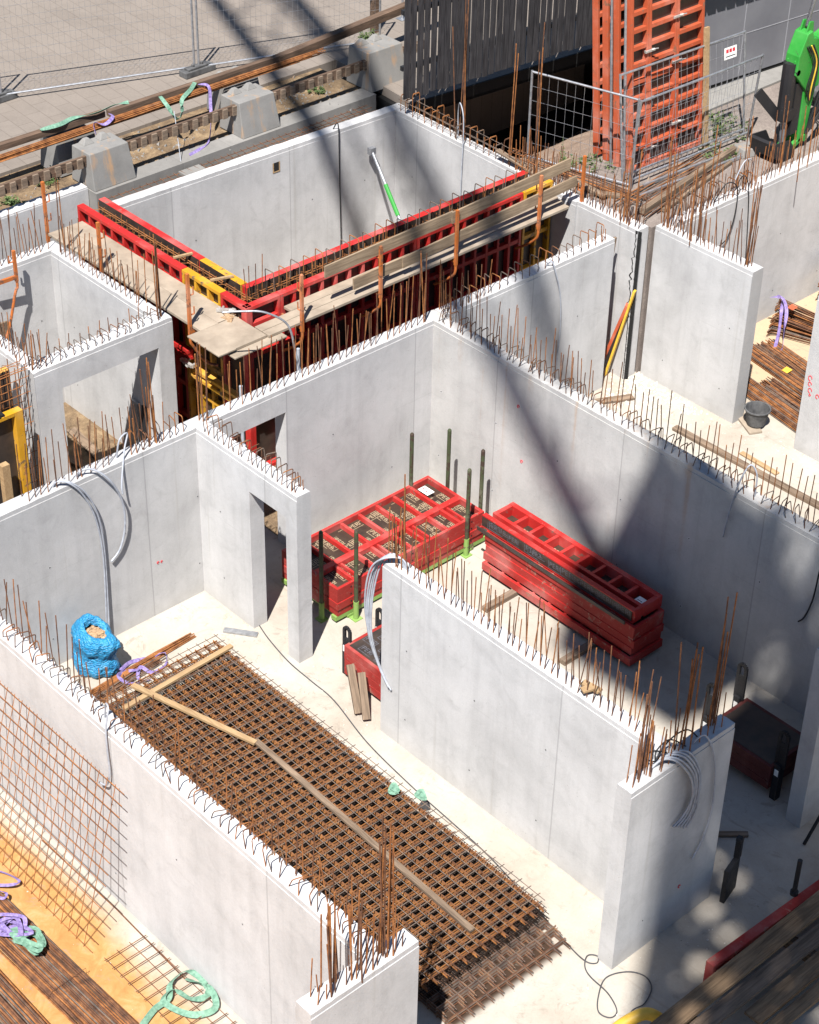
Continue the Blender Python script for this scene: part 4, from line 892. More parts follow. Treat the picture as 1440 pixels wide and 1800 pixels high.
ex = thing('excavator', 'bright green excavator at the right edge, its arm folded down behind the far wall', 'excavator', (-.34, 12.88, 2.71)); ex.scale = (1.08, 1.08, 1.08)
def prism(mb, poly, x0, x1, mi=0):
    n = len(poly); o = len(mb.v); mb.v += [(x0, y, z) for y, z in poly] + [(x1, y, z) for y, z in poly]
    mb.f.append([o + i for i in range(n)]); mb.mi.append(mi); mb.f.append([o + n + i for i in range(n)][::-1]); mb.mi.append(mi)
    for i in range(n): j = (i + 1) % n; mb.f.append([o + i, o + n + i, o + n + j, o + j]); mb.mi.append(mi)
mb = MB(); prism(mb, [(-.22, 1.32), (-.20, 1.62), (-.06, 1.95), (.06, 1.98), (.10, 1.86), (.30, 1.80), (.42, 1.40), (.40, 1.0), (.10, .98)], -.13, .13)
for x in (-.075, .045): prism(mb, [(-.06, 1.9), (.02, 2.12), (.12, 2.10), (.16, 1.84)], x, x + .03)
for x in (-.09, .05): mb.box(x, x + .03, -.225, -.19, 1.10, 1.55)
mb.build('knuckle', 'green', ex, bevel=.02)
mb = MB(); prism(mb, [(.06, 1.2), (.38, 1.1), (.27, .12), (.10, .10)], -.10, .10); mb.build('stick', 'green', ex, bevel=.015)
mb = MB(); mb.tube([(-.02, -.20, 1.5), (-.02, -.20, .55)], .115, 12); mb.tube([(-.02, -.18, .70), (-.02, -.14, .05)], .05, 10, 1); mb.tube([(-.13, -.17, 1.36), (.13, -.17, 1.36)], .05, 8); mb.tube([(-.1, -.17, .66), (.1, -.17, .66)], .10, 10); mb.tube([(0, .05, 2.02), (0, .16, 2.5)], .03, 10, 1); mb.build('hydraulic_ram', ['dark', 'galv'], ex)
mb = MB(); mb.tube([(0, .05, 2.02), (0, .16, 2.5)], .03, 10, 1); mb.tube([(0, .15, 2.48), (0, .35, 3.3)], .06, 12, 0); mb.build('hydraulic_ram', ['dark', 'galv'], ex)
mb = MB(); prism(mb, [(.28, 1.55), (.30, 1.78), (1.1, 2.02), (2.6, 1.9), (3.2, 1.2), (2.9, 1.0), (2.3, 1.55), (1.1, 1.72)], -.10, .10); mb.build('boom', 'green', ex, bevel=.02)
mb = MB()
for k in range(9): mb.tube(spline([(.15 + .01 * k, .25 + .05 * k, 1.8), (.2, .42 + .07 * k, 1.25 + U(-.1, .1)), (.17, .36 + .05 * k, .75 + U(-.1, .1)), (.12, .22 + U(0, .1), .25)], 6), .017, 6, 0)
for k in range(4): mb.tube(spline([(.14, -.05 + .05 * k, 1.75), (.17, .12 + .04 * k, 1.45), (.16, .05 + .06 * k, 1.05), (.13, .2, .8)], 6), .011, 6, 1 if k == 2 else 0)
mb.build('hose', ['dark', 'hose'], ex)
mb = MB(); mb.box(-.12, .09, -.12, .058, .3, 1.15); mb.build('guard_plate', 'dark', ex)
mb = MB(); mb.tube([(-.12, -.05, .06), (.12, -.05, .06)], .07, 10); mb.tube([(-.12, .25, .16), (.12, .25, .16)], .06, 10); mb.beam((0, -.1, .02), (0, .3, .2), .2, .07); mb.build('quick_coupler', 'green', ex)
mb = MB(); prism(mb, [(-.15, .02), (-.40, -.02), (-.62, .10), (-.70, .34), (-.64, .36), (-.54, .17), (-.36, .06), (-.15, .10)], -.25, .25)
for x in (-.25, .23): prism(mb, [(-.15, .10), (-.36, .06), (-.54, .17), (-.64, .36), (-.3, .33)], x, x + .02)
mb.build('bucket', 'dark', ex)
mb = MB(); mb.beam((-.25, -.62, 1.05), (-.1, -.2, .55), .03, .16); mb.build('blade_arm', 'dark', ex)
mb = MB(); mb.box(-.75, .50, 1.75, 3.6, .55, 1.25); mb.box(-.72, .0, 1.8, 2.9, 1.25, 2.3, 0); mb.build('house', 'green', ex, bevel=.06)
mb = MB(); mb.box(-.60, -.12, 1.78, 1.802, 1.4, 2.2); mb.box(-.002, .008, 1.95, 2.75, 1.4, 2.2); mb.build('cab_window', 'glass', ex)
for x in (-.85, .35):
    mb = MB(); prism(mb, [(1.5, .2), (1.7, .02), (3.6, .02), (3.8, .2), (3.8, .32), (3.6, .5), (1.7, .5), (1.5, .32)], x, x + .32); mb.build('track', 'rubber', ex, bevel=.02)
mb = MB(); mb.box(-.55, .3, 2.0, 3.3, .5, .56); mb.box(-.53, .35, 2.2, 3.2, .15, .5); mb.build('undercarriage', 'dark', ex)

def lying(label, a, b_, w_, h, m_='wood', name='timber_plank', cat='timber'):
    d = Vector(b_) - Vector(a); mb = MB(); mb.beam((0, 0, 0), (d.length, 0, 0), w_, h); o = mb.build(name, m_, None, a); o.rotation_euler = d.to_track_quat('X', 'Z').to_euler(); return tag(o, label, cat)
lying('long brown timber lying along the yard edge towards the joint in the walls', (-.30, 9.15, 2.79), (-.85, 12.1, 2.77), .10, .09); lying('thin timber beside the long brown one on the yard edge', (-.15, 9.5, 2.75), (-.60, 11.7, 2.74), .06, .05)
lying('old grey timber lying at the foot of the two yard fences', (-.95, 9.35, 2.74), (-1.35, 9.05, 2.75), .09, .06); lying('old grey plank lying among the bars behind the torn joint', (-1.9, 9.15, 2.76), (-1.05, 9.1, 2.78), .12, .04)
lying('galvanised tube lying along the foot of the yard fence', (-.95, 9.9, 2.75), (-.80, 12.6, 2.75), .045, .045, 'galv', 'steel_tube', 'tube'); lying('second galvanised tube on the yard beside the brown timber', (-.75, 9.6, 2.74), (-.62, 12.0, 2.74), .045, .045, 'galv', 'steel_tube', 'tube')
lying('short plank leaning across the hoops of the pit end wall', (-3.15, 8.70, 2.95), (-2.35, 8.78, 2.80), .10, .03)
mb = MB(); mb.hexa([(-.28, -.17, 0), (.28, -.17, 0), (.28, .17, 0), (-.28, .17, 0), (-.24, -.14, .14), (.24, -.14, .14), (.24, .14, .14), (-.24, .14, .14)]); tag(mb.build('kerb_stone', 'conc_block', None, (-.68, 12.3, 2.70), R_(75), bevel=.012), 'loose grey stone block on the yard at the end of the timbers', 'stone')
def weed(label, x, y, z, n, r, h, seed):
    rs = random.Random(seed); mb = MB()
    for i in range(n):
        a = rs.uniform(0, 6.28); rr = r * rs.random() ** .6; bx, by = rr * math.cos(a), rr * math.sin(a); hh = h * rs.uniform(.35, 1) * (1.1 - .5 * rr / r); lx, ly = rs.uniform(-.1, .1), rs.uniform(-.1, .1)
        mb.tube([(bx * .1, by * .1, 0), (bx + lx * .5, by + ly * .5, hh * .6), (bx + lx, by + ly, hh)], .003, 3)
        for k in range(9):
            t = rs.uniform(.15, 1); px, py, pz = bx + lx * t, by + ly * t, hh * t; aa = rs.uniform(0, 6.28); L = rs.uniform(.03, .075); w2 = L * .28; dz = rs.uniform(-.01, .04)
            dx, dy = math.cos(aa), math.sin(aa); mb.add([(px, py, pz), (px + dx * L * .5 - dy * w2, py + dy * L * .5 + dx * w2, pz + dz), (px + dx * L, py + dy * L, pz + dz * .6), (px + dx * L * .5 + dy * w2, py + dy * L * .5 - dx * w2, pz + dz)], [(0, 1, 2, 3)])
    return tag(mb.build('weed_plant', 'leaf', None, (x, y, z)), label, 'plant')
weed('bushy weed growing at the foot of the orange panels', -2.05, 9.85, 2.55, 46, .38, .38, 1); weed('weed growing by the right end of the orange panels, on the gravel', -1.55, 12.55, 2.70, 40, .55, .28, 2); weed('low weed beside the loose stone block on the yard', -.95, 11.85, 2.70, 26, .35, .14, 3)
weed('dark weed growing beside the leftmost concrete block', -7.45, 2.6, 2.70, 30, .2, .25, 4); weed('small green weed on the soil at the left edge', -7.1, 1.75, 2.70, 18, .16, .2, 5); weed('small weed between the middle and the largest concrete blocks', -7.3, 8.3, 2.70, 14, .15, .15, 6)
weed('tuft of grass by the middle fence foot on the plaza edge', -8.2, 7.4, 2.76, 14, .1, .15, 7); weed('tall single weed among the bars behind the pit end wall', -2.2, 9.3, 2.6, 10, .12, .75, 8); weed('straggly weed right of the largest concrete block', -8.3, 10.4, 2.76, 20, .25, .25, 9)
def chips(name, spots, n, s0, s1, mat, seed):
    rs = random.Random(seed); mb = MB()
    for i in range(n):
        x, y, z, sx, sy = rs.choice(spots); x += rs.gauss(0, sx); y += rs.gauss(0, sy); r = rs.uniform(s0, s1) * (1 if rs.random() < .85 else 1.7); vs = [(x + rs.uniform(-r, r), y + rs.uniform(-r, r), z + rs.uniform(0, r)) for _ in range(4)]
        vs = [(x - r * rs.uniform(.5, 1), y - r * rs.uniform(.2, 1), z), (x + r * rs.uniform(.5, 1), y - r * rs.uniform(.2, 1), z), (x + r * rs.uniform(-.3, .3), y + r * rs.uniform(.4, 1), z), (x + r * rs.uniform(-.3, .3), y, z + r * rs.uniform(.5, 1.1))]
        mb.add(vs, [(0, 1, 2), (0, 3, 1), (1, 3, 2), (2, 3, 0)])
    return struct(mb.build(name, mat), 'stuff')
chips('rubble_chips', [(.35, 8.75, .003, .25, .12), (.75, 8.6, .003, .25, .18), (.6, 8.3, .003, .3, .2), (1.2, 8.8, .003, .3, .1)], 420, .008, .035, 'chip', 3)
chips('floor_grit', [(1.8, 8.8, .003, .5, .2), (2.8, 8.9, .003, .5, .2), (2.3, .0, .003, .2, .2), (3.2, 9.0, .003, .4, .1), (8.6, -.6, .003, .5, .5), (9.1, .6, .003, .5, .6), (4.4, -5.4, .003, 1.2, .3), (.6, 4.1, .003, .4, .1), (3.5, -.25, .003, .3, .15)], 420, .003, .012, 'chip', 5)
chips('verge_stones', [(-7.5, 1.2, 2.70, .35, .9), (-7.3, 4.6, 2.70, .35, .7), (-7.3, 8.0, 2.70, .3, .5), (-1.3, 12.6, 2.70, .4, .6), (-2.0, 10.0, 2.66, .3, .5), (-.7, 10.5, 2.70, .35, .9)], 700, .01, .035, 'conc_block', 6)

# ------------------------------------------------------------------ bundles and loose things on the basement floor
def bundle(label, L, w_, layers, loc, rz, mat='rust_dark', r=.008, n=None, stag=.25, ties=3, bend=0.):
    mb = MB(); n = n or int(w_ / (2.3 * r))
    for k in range(layers):
        for i in range(n - k):
            y = -w_ / 2 + w_ * (i + .5 * k) / max(1, n - 1) + U(-.004, .004); x0 = U(-stag, stag) * .5; z = r + k * 1.75 * r + U(0, .003)
            mb.tube([(x0, y, z), (L * .3, y + U(-.02, .02), z + U(0, .012)), (L * .65, y + U(-.02, .02), z + U(0, .010)), (L + U(-stag, stag), y + U(-.01, .01), z)], r, 5, random.choice((0, 0, 1, 2)))
    for t in range(ties):
        x = L * (t + .6) / (ties + .2); mb.tube([(x, -w_ / 2 - .01, .004), (x + .02, -w_ / 2 - .01, layers * 1.9 * r + .012), (x, w_ / 2 + .01, layers * 1.9 * r + .012), (x, w_ / 2 + .01, .004)], .003, 4)
    o = mb.build('rebar_bundle', ['rust_dark', 'rust', 'rust_grey'] if mat == 'rust_dark' else mat, None, loc, rz); return tag(o, label, 'rebar bundle')
bundle('wide bundle of long brown bars in the lower left corner, next to the orange floor', 8, .50, 5, (.7, -5.63, .03), R_(1.5), r=.011); bundle('second bundle of long brown bars in the lower left corner', 8, .50, 5, (1.2, -6.22, .03), R_(-.3), r=.011)
bundle('third bundle of long bars, nearest the bottom left corner', 8, .6, 5, (1.4, -6.9, .03), R_(.5), r=.011)
strap_tangle('purple sling tangled on the bar bundles at the lower left', (3.72, -5.60, .13), .30, 16, 'purple', .05, .02, 11, .16); strap_tangle('green sling tangled with the purple one on the bar bundles', (3.98, -5.52, .13), .30, 13, 'mint', .055, .02, 12, .16)
strap('purple sling loop cut by the left picture edge above the bundles', [(2.6, -5.45, .05), (2.9, -5.3, .08), (3.05, -5.15, .1), (3.0, -5.05, .06), (2.75, -5.12, .05), (2.5, -5.3, .04)], 'purple', .035)
strap('second small purple sling loop near the left picture edge', [(2.9, -5.52, .12), (3.1, -5.45, .16), (3.2, -5.38, .15), (3.12, -5.3, .12), (2.95, -5.4, .12)], 'purple', .035)
strap('pale green sling looped over the mesh strip on the stained floor', [(5.75, -5.35, .05), (5.62, -5.02, .07), (5.60, -4.8, .08), (5.45, -4.66, .09), (5.42, -4.42, .08), (5.62, -4.36, .08), (5.85, -4.45, .08), (5.78, -4.62, .09), (5.55, -4.70, .1), (5.62, -4.88, .1), (5.95, -4.75, .08), (6.05, -4.5, .08), (5.8, -4.38, .09), (5.52, -4.5, .1)], 'mint', .075)
bundle('small bundle of orange bars beside the blue sack, reaching under the mesh pile', 1.75, .10, 3, (.78, -2.48, .006), R_(93), 'rust', .009, None, .05, 1); bundle('flat handful of bars by the wall, purple sling on it', 1.2, .16, 2, (.92, -2.52, .006), R_(96), 'rust_dark', .009, None, .1, 1)
strap('purple sling wound around the small bar bundle by the blue sack', [(.72, -1.95, .09), (.62, -1.72, .04), (.70, -1.45, .02), (.82, -1.30, .10), (.95, -1.38, .03), (.98, -1.62, .03), (.85, -1.72, .1), (.98, -1.85, .05), (1.08, -1.72, .03), (.95, -1.98, .03), (.8, -2.05, .1), (.74, -1.88, .04), (.9, -1.78, .12)], 'purple', .05)
# blue sack
sk = thing('rubble_sack', 'full blue plastic sack of rubble standing against the long wall', 'sack', (.36, -2.12, .004), R_(20))
prof = [(.0, 0), (.24, .0), (.285, .04), (.30, .12), (.295, .2), (.27, .27), (.255, .33), (.27, .40), (.285, .48), (.275, .56), (.235, .62), (.18, .66), (.14, .65), (.12, .60)]
prof = [(prof[i][0] * (1 - t) + prof[i + 1][0] * t, prof[i][1] * (1 - t) + prof[i + 1][1] * t) for i in range(len(prof) - 1) for t in (0, .25, .5, .75)] + [prof[-1]]
ph = [U(0, 6) for _ in range(4)]
from mathutils import noise as mnoise
wobf = lambda t, z: (1 + .10 * math.cos(2 * t + .6) + .05 * math.cos(4 * t) + .16 * mnoise.noise((2.2 * math.cos(t), 2.2 * math.sin(t), 5 * z)) + .05 * (1 - abs(mnoise.noise((4 * math.cos(t), 4 * math.sin(t), 22 * z))) * 2.2) + .035 * (1 - 2 * abs(mnoise.noise((9 * math.cos(t), 9 * math.sin(t), 16 * z + 7)))))
mb = MB(); mb.lathe(prof, 110, (0, 0), 0, wobf)
mb.v = [(x * (1.05 if z > .35 else 1.0) + (.06 * (z / .6) ** 2), y * .86, z + (.20 * max(0, (-x * .75 + y * .5)) / .2 * max(0, (z - .5)) / .2) + .014 * math.sin(11 * x + 7 * y + z * 24)) for x, y, z in mb.v]
mb.add([(.2, .05, .02), (.34, .10, .16), (.33, .16, .02), (.24, .0, .12)], [(0, 1, 2), (0, 3, 1)])
bg_ = mb.build('plastic_bag', 'blue_sack', sk, smooth=True)
mb = MB(); mb.lathe([(.20, .58), (.14, .61), (.07, .63), (.001, .64)], 24, (.055, 0), 0, lambda t, z: 1 + .15 * math.sin(5 * t) + U(-.06, .06)); 
for k in range(60): 
    x, y, r = .055 + U(-.12, .12), U(-.09, .09), U(.008, .022); mb.box(x - r, x + r, y - r, y + r * U(.4, 1), .60, .63 + U(0, .02))
mb.build('rubble_fill', 'debris', sk)
# mortar bucket
mb = MB(); mb.lathe([(.001, .012), (.125, .012), (.13, 0), (.145, .02), (.195, .27), (.215, .285), (.215, .30), (.19, .30), (.135, .05), (.001, .045)], 32); tag(mb.build('mortar_bucket', 'rubber', None, (2.40, 9.22, .05), smooth=False), 'black rubber mortar bucket standing on a scrap of board by the opening', 'bucket')
lying('scrap of board under the black mortar bucket', (2.05, 9.3, .025), (2.55, 9.05, .025), .22, .03, 'ply_pale', 'board_scrap', 'board')
# levels and boards at the broad wall
lying('orange straightedge leaning in the corner beside the torn joint', (-.32, 8.42, .03), (.02, 8.62, 1.42), .13, .05, 'orange', 'straightedge', 'tool'); lying('yellow spirit level leaning in the corner behind the orange straightedge', (-.22, 8.52, .02), (.14, 8.63, 1.72), .07, .035, 'hose', 'spirit_level', 'tool')
lying('narrow weathered board leaning in the slot at the free end of the hooped wall', (-.46, 8.42, .02), (-.19, 8.40, 2.62), .08, .04, 'wood', 'timber_board', 'timber')
lying('old brown plank on the floor behind the long back wall, near its corner', (.15, 7.55, .03), (.55, 8.35, .03), .14, .03); 
lying('long brown straight board lying on the floor just behind the back wall', (1.6, 8.18, .03), (8.5, 8.28, .03), .12, .05); lying('pair of thin pale laths on the floor behind the back wall', (2.75, 8.45, .02), (3.5, 8.42, .02), .09, .02, 'wood_new')
lying('short grey metal strip on the floor by the doorway of the partition', (.88, -.34, .02), (1.27, .06 - .12, .02), .09, .025, 'galv', 'metal_strip', 'strip')
lying('brown wooden wedge at the near end of the free-standing wall, upper one', (3.02, .10, .52), (3.42, -.10, .05), .10, .06, 'wood', 'timber_wedge', 'timber'); lying('brown wooden wedge at the near end of the free-standing wall, lower one', (3.22, .12, .50), (3.58, -.10, .05), .10, .06, 'wood', 'timber_wedge', 'timber')
for (L, w_, x, y, z, rz, lab) in ((3.2, .34, .62, 10.98, .006, -11, 'flat brown bundle of bars with a yellow tag beyond the opening'), (2.6, .40, .95, 11.32, .006, -12, 'short bundle of bars with an orange tag beyond the opening'), (3.4, .40, .75, 10.18, .006, -11, 'flat brown bundle of bars nearest the opening'), (2.4, .36, 1.75, 10.35, .006, -11, 'short bundle with ragged ends behind the one nearest the opening')):
    bundle(lab, L, w_, 5, (x, y, z), R_(rz), 'rust_dark', .009, None, .25, 2)
for k in range(2):
    mb = MB(); n = 120
    for i in range(n):
        a = -.55 + 1.1 * i / n; z = .03 + .5 * math.sin(math.pi * i / n) ** .8 * U(.1, 1); L = U(1.5, 1.9)
        y = (i / n - .5) * .75 + U(-.05, .05)
        mb.tube([(0, y, z), (.05, y * .9, z + .06), (.12, y * .75, z + .03), (L * .6, y * .6 + U(-.02, .02), z * .7 + U(0, .03)), (L, y * .8 + U(-.05, .05), z * .6 + .02)], .009, 5, random.choice((0, 0, 1, 2)))
    tag(mb.build('rebar_bundle', ['rust_dark', 'rust', 'rust_grey'], None, ((.62, 11.9, .01), (.50, 13.35, .35))[k], R_((18, 20)[k])), ('heap of hooked bars tied with a purple sling beyond the opening', 'heap of hooked bars at the right picture edge, higher than its neighbour')[k], 'rebar bundle')
strap('purple sling around the heap of hooked bars beyond the opening', [(.55, 11.75, .62), (.75, 11.8, .68), (.95, 11.7, .55), (1.1, 11.5, .3), (1.25, 11.3, .1), (1.15, 11.25, .06), (1.0, 11.5, .25), (.85, 11.7, .5), (.7, 11.9, .6)], 'purple', .06)
for (x, y, z, m_, lab) in ((1.75, 10.80, .10, 'hose', 'yellow paper tag on the middle bar bundle'), (2.05, 11.12, .11, 'orange', 'orange paper tag on the short bar bundle'), (.95, 11.85, .55, 'orange', 'orange paper tag on the heap of hooked bars')):
    mb = MB(); mb.hexa([(-.06, -.05, 0), (.06, -.06, .0), (.08, .05, .03), (-.05, .06, .03), (-.06, -.05, .004), (.06, -.06, .004), (.08, .05, .034), (-.05, .06, .034)]); tag(mb.build('paper_tag', m_, None, (x, y, z)), lab, 'tag')
# black cable across the floor
pts = [(1.1, .1), (1.45, -.0), (2.0, -.10), (2.5, -.12), (3.0, -.15), (3.9, -.36), (4.9, -.47), (5.6, -.52), (6.35, -.58), (7.2, -.72), (7.9, -.86), (8.25, -.90), (8.36, -.82), (8.30, -.74), (8.22, -.82), (8.30, -.95), (8.45, -1.02), (8.75, -1.05), (8.98, -1.15), (9.0, -1.28), (8.86, -1.32), (8.70, -1.15), (8.58, -.90), (8.68, -.66), (8.85, -.55), (9.02, -.62), (9.12, -.85), (9.1, -1.05), (9.3, -1.4), (9.9, -2.0)]
mb = MB(); mb.tube(spline([(x, y, .009 + .004 * (i % 3)) for i, (x, y) in enumerate(pts)], 8), .008, 6); tag(mb.build('cable', 'cable', None), 'thin black cable running across the pale floor and curling in loops at its near end', 'cable')
# bottom right: shuttering and planks lying near the edge
rp = standing_panel('red shuttering panel lying on edge in the bottom right corner, below the planks', 3.0, .42, .12, 'red_side', (9.50, -.18, .02), R_(88), .33, (.2,))
for k, (x, z, w_, y0, y1, lab) in enumerate(((9.70, .46, .24, -1.6, 3.4, 'wide old plank in the bottom right corner, nearest the red panel'), (9.93, .40, .20, -1.3, 3.2, 'second old plank of the bottom right pile, slightly lower'), (10.2, .34, .22, -.35, 3.0, 'short sawn board in the bottom right pile, its end cut square'), (10.45, .40, .16, -1.2, 3.0, 'outermost narrow plank of the bottom right pile'))):
    lying(lab, (x, y0, z), (x + .06 * (k % 2), y1, z + .02), w_, .045, 'wood_brown' if k != 1 else 'wood')
for y in (-.8, .9, 2.4): lying(['short timber bearer under the bottom right planks, nearest end', 'short timber bearer under the bottom right planks, in the middle', 'short timber bearer under the bottom right planks, farthest'][int(y > 0) + int(y > 2)], (9.58, y, .25), (10.6, y, .25), .10, .10 if y < 0 else .16, 'wood')
mb = MB(); mb.tube(spline([(9.2, -1.55, .1), (9.28, -1.38, .26), (9.38, -1.18, .34), (9.48, -1.05, .25), (9.55, -.95, .06)], 8), .07, 14); tag(mb.build('plastic_pipe', 'hose', None, smooth=True), 'bent yellow plastic pipe at the bottom edge beside the planks', 'pipe')
mb = MB(); mb.tube([(0, 0, 0), (0, 0, .55)], .03, 10); mb.tube([(0, 0, .0), (0, 0, .05)], .05, 10); tag(mb.build('steel_post', 'dark', None, (9.4, 1.35, .44)), 'short dark post standing beside the red panel in the bottom right corner', 'post')
mb = MB(); mb.box(-.03, .03, -.16, .16, 0, .52); mb.box(-.035, .035, .10, .17, .52, .80); mb.tube([(-.035, .135, .80), (.035, .135, .80)], .045, 12); tag(mb.build('stacking_bracket', 'dark', None, (8.66, 1.12, .004), R_(15)), 'lone black stacking angle standing on the floor against the stub wall', 'bracket')
lying('brown scrap of wood on the shaded floor behind the stub wall', (7.75, 1.55, .03), (8.2, 2.05, .03), .07, .04, 'wood'); lying('thin dark rod leaning at the wall end near the right edge', (8.75, 2.45, .01), (8.9, 2.9, 1.2), .03, .03, 'dark', 'steel_rod', 'rod')
mb = MB()
for k in range(3): mb.beam((U(-.1, .1), U(-.1, .1), .02 + .03 * k), (U(.1, .25), U(-.15, .15), .03 + .03 * k), .09, .025)
tag(mb.build('wood_offcut', 'wood_new', None, (7.05, .03, 2.76)), 'small pile of wood offcuts on top of the free-standing wall', 'timber')

# conduits and hoses cast into the walls: children of their wall
def conduit(wl, pts, r=.014, mat='conduit', name='conduit', local=False):
    r *= .85
    mb = MB(); inv = Matrix.Identity(4) if local else wl.matrix_basis.inverted(); pts = [pts[0]] + [tuple(c + U(-.008, .008) for c in q) for q in pts[1:]]; mb.tube(spline([inv @ Vector(q) for q in pts], 8), r, 8, 0); return mb.build(name, mat, wl, smooth=True)
for dx in (0, .035): conduit(W1, [(-.12, -2.2 + dx, 2.72), (-.06, -2.15 + dx, 2.84), (.03, -2.03 + dx, 2.80), (.07, -1.85 + dx, 2.55), (.06, -1.70 + dx, 2.1), (.05, -1.64 + dx, 1.5), (.05, -1.66 + dx, .7), (.06, -1.70 + dx, .1)], .015)
conduit(W1, [(-.12, -1.85, 2.72), (-.04, -1.76, 2.86), (.04, -1.62, 2.82), (.10, -1.45, 2.6), (.10, -1.30, 2.2), (.07, -1.27, 1.8), (.05, -1.36, 1.45), (.04, -1.52, 1.30)], .018)
conduit(W1, [(-.12, -1.2, 2.72), (-.1, -1.15, 3.02), (-.12, -1.0, 3.05), (-.05, -1.12, 2.85), (.08, -1.28, 2.5), (.12, -1.30, 2.35)], .014)
conduit(Lw, [(3.9, -4.22, 2.72), (3.98, -4.24, 3.0), (4.08, -4.28, 3.02), (4.12, -4.36, 2.8), (4.14, -4.38, 2.5), (4.15, -4.38, 2.2), (4.10, -4.40, 1.98), (3.96, -4.40, 1.92)], .013)
conduit(Bw, [(5.9, 4.44, 2.72), (5.92, 4.42, 3.1), (5.84, 4.33, 3.25), (5.78, 4.24, 3.0), (5.68, 4.27, 2.5), (5.60, 4.30, 2.0)], .013)
conduit(Bw, [(7.3, 4.44, 2.72), (7.25, 4.3, 2.9), (7.17, 4.27, 2.5), (7.12, 4.28, 1.9), (7.04, 4.29, 1.55), (6.95, 4.29, 1.42)], .013, 'dark')
conduit(W1x, [(-.1, 6.75, 2.72), (-.02, 6.78, 2.85), (.03, 6.85, 2.65), (.03, 6.98, 2.2), (.03, 7.05, 1.6), (.03, 7.02, .9), (.03, 6.98, .1)], .014)
for k in range(5):
    d = .03 * k; conduit(Cw, [(4.05 + d, .05, 2.73), (3.98 + d * .5, .03, 2.88), (3.86, .0 - d, 2.86), (3.74 - d * .3, -.06 - d, 2.6), (3.68 - d * .3, -.12 - d * .6, 2.1), (3.69, -.13 - d * .4, 1.6), (3.78 + d * .4, -.10, 1.2 - d), (3.9 + d, -.09, .95 - d)], .014)
for k in range(5):
    d = .05 * k; conduit(Rw, [(8.40, -.35 + d, 2.73), (8.46, -.22 + d, 2.86), (8.56, -.08 + d, 2.82), (8.62, .12 + d * .8, 2.5), (8.62, .20 + d * .6, 2.15), (8.59, .14 + d * .9, 1.9 - d * .4), (8.57, -.02 + d * 1.3, 1.80 - d * .9)], .016)
conduit(Rw, [(8.43, .3, 2.73), (8.5, .42, 2.85), (8.58, .52, 2.6), (8.58, .64, 2.1), (8.57, .66, 1.6), (8.57, .58, 1.2), (8.57, .44, .98)], .014)
for k in range(3): conduit(Rw, [(8.42, .45 - .2 * k, 2.73), (8.38, .25 - .25 * k, 2.95), (8.36, .0 - .2 * k, 2.92), (8.40, -.25, 2.80)], .010, 'dark')
conduit(W1, [(-.15, 1.95, 2.72), (-.3, 1.98, 3.0), (-.42, 1.95, 3.4), (-.58, 1.7, 3.62), (-.75, 1.45, 3.66), (-.92, 1.2, 3.66)], .019, 'galv')
conduit(Tw, [(.2, 10.9, 2.73), (.26, 10.85, 3.0), (.33, 10.9, 3.08), (.36, 11.0, 2.8), (.36, 11.1, 2.0), (.36, 11.2, 1.2), (.4, 11.3, .6)], .010, 'dark'); conduit(Tw, [(.2, 10.3, 2.73), (.28, 10.5, 3.05), (.35, 10.7, 2.95), (.36, 10.72, 2.5), (.36, 10.6, 2.1), (.36, 10.4, 2.0)], .012, 'dark'); conduit(Tw, [(.2, 11.3, 2.73), (.22, 11.2, 3.2), (.24, 10.95, 3.3), (.24, 10.75, 3.0)], .012)
for (pts_, m_) in (([(1.5, .12, 2.73), (1.5, .1, 3.2), (1.62, .02, 3.45), (1.78, -.04, 3.2), (1.78, -.04, 2.3), (1.77, -.04, 1.7)], 'conduit'),): conduit(Uw, pts_, .012, m_, local=True)
conduit(PB, [(4.62, .1, 2.73), (4.64, -.03, 2.86), (4.66, -.03, 2.2), (4.68, -.03, 1.2), (4.70, -.03, .4)], .012, 'dark', local=True)
# red marker scribbles on walls
def scrib(wl, spots):
    mb = MB(); inv = wl.matrix_basis.inverted()
    for (x, y, z, ax, r) in spots:
        ring = [(x + (r * math.cos(t * .7) if ax == 0 else 0), y + (r * math.cos(t * .7) if ax == 1 else 0), z + r * 1.2 * math.sin(t * .7)) for t in range(8)]; mb.tube([inv @ Vector(q) for q in ring], .007, 4)
    mb.build('marker_scribble', 'red_mark', wl)
scrib(BRw, [(3.30, 9.186, 1.35, 0, .035), (3.31, 9.186, 1.25, 0, .03), (3.33, 9.186, 1.14, 0, .035), (3.48, 9.186, 1.10, 0, .03), (3.34, 9.186, 1.06, 0, .015)]); scrib(Bw, [(1.79, 4.321, 2.15, 0, .02), (1.92, 4.321, 1.27, 0, .02)]); scrib(W1, [(.004, -.75, .88, 1, .014), (.004, -.69, .87, 1, .012)]); scrib(Rw, [(8.542, .30, .62, 1, .018)])

for (x, y, rz, n_, lab) in ((-.3, 9.15, 101, 7, 'loose rusty bars lying on the yard edge beside the long brown timber'), (-.75, 9.3, 96, 6, 'loose rusty bars lying askew behind the torn joint'), (-3.1, 9.15, 8, 6, 'loose rusty bars lying behind the hoops of the pit end wall')):
    bundle(lab, 2.4, .32, 2, (x, y, 2.72), R_(rz), 'rust_dark', .009, n_, .5, 0)
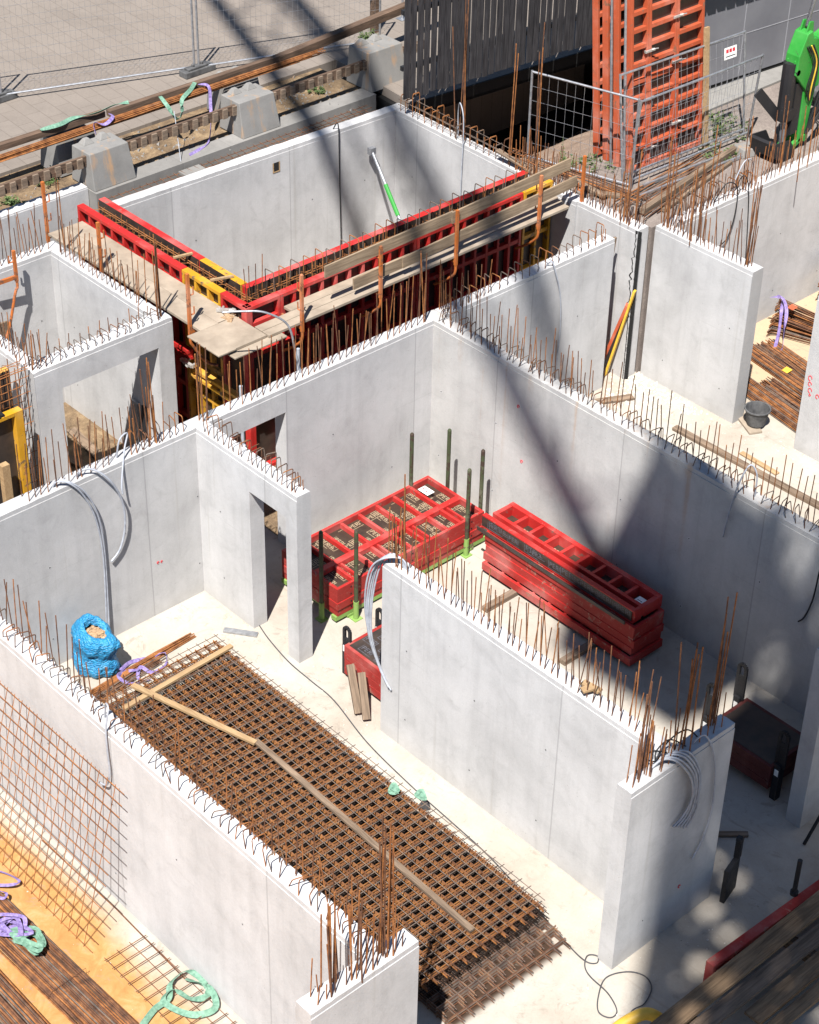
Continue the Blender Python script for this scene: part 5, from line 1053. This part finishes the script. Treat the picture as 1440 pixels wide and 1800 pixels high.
# ------------------------------------------------------------------ tower crane beside the camera position: it throws the blurred lattice shadows
CRX, CRY, JH = 21.35, -16.5, 39.5
cr = thing('tower_crane', 'yellow lattice tower crane standing outside the picture, seen only by its shadow', 'crane', (CRX, CRY, 0))
def lattice(mb, a, b_, s, r, rd, step, tri=False, top=1.2):
    a = Vector(a); b_ = Vector(b_); d = (b_ - a); L = d.length; d.normalize(); up = Vector((0, 0, 1)) if abs(d.z) < .9 else Vector((1, 0, 0)); sx = d.cross(up).normalized(); uz = sx.cross(d).normalized()
    offs = [(-s / 2, 0), (s / 2, 0), (0, top)] if tri else [(-s / 2, -s / 2), (s / 2, -s / 2), (s / 2, s / 2), (-s / 2, s / 2)]
    ch = [(sx * u + uz * v) for u, v in offs]
    for c, k_ in zip(ch, (1, 1, .42 if tri else 1, 1)): mb.beam(a + c, b_ + c, r * k_, r * k_)
    n = int(L / step)
    for i in range(n):
        for k in range(len(ch)):
            c0, c1_ = ch[k], ch[(k + 1) % len(ch)]
            p, q = (c0, c1_) if i % 2 else (c1_, c0); mb.tube([a + d * (L * i / n) + p, a + d * (L * (i + 1) / n) + q], rd, 5)
            if not tri: mb.tube([a + d * (L * i / n) + q, a + d * (L * (i + 1) / n) + p], rd, 5)
mb = MB(); lattice(mb, (0, 0, 0), (0, 0, JH - 1), 1.9, .30, .10, 1.4); mb.build('mast', 'crane', cr)
jd = Vector((-.931, .364, 0)).normalized()
mb = MB(); lattice(mb, jd * 1.2 + Vector((0, 0, JH)), jd * 44 + Vector((0, 0, JH)), 1.5, .25, .035, 2.1, True, 1.3); mb.build('jib', 'crane', cr)
mb = MB(); lattice(mb, -jd * 1.2 + Vector((0, 0, JH)), -jd * 13 + Vector((0, 0, JH)), 1.6, .26, .08, 1.6, True, .6); mb.build('counter_jib', 'crane', cr)
mb = MB(); lattice(mb, (0, 0, JH), (0, 0, JH + 6), 1.1, .16, .05, 1.2); mb.build('tower_head', 'crane', cr)
mb = MB(); mb.box(-1.15, 1.15, -1.15, 1.15, JH - 2.0, JH - .3); mb.build('slewing_ring', 'dark', cr); mb = MB(); q = jd * 3.6; mb.box(q.x - 1.1, q.x + 1.1, q.y - .9, q.y + .9, JH - 2.4, JH - .2); mb.build('cab', 'white', cr)
for k in range(4):
    mb = MB(); q = -jd * (2.0 + .75 * k); mb.box(q.x - .3, q.x + .3, q.y - .95, q.y + .95, JH - 2.4, JH - .1); mb.build('ballast', 'conc_block', cr)
mb = MB(); q = jd * 34 + Vector((0, 0, JH - .3)); mb.box(q.x - .9, q.x + .9, q.y - .8, q.y + .8, JH - .9, JH - .15); mb.build('trolley', 'dark', cr)
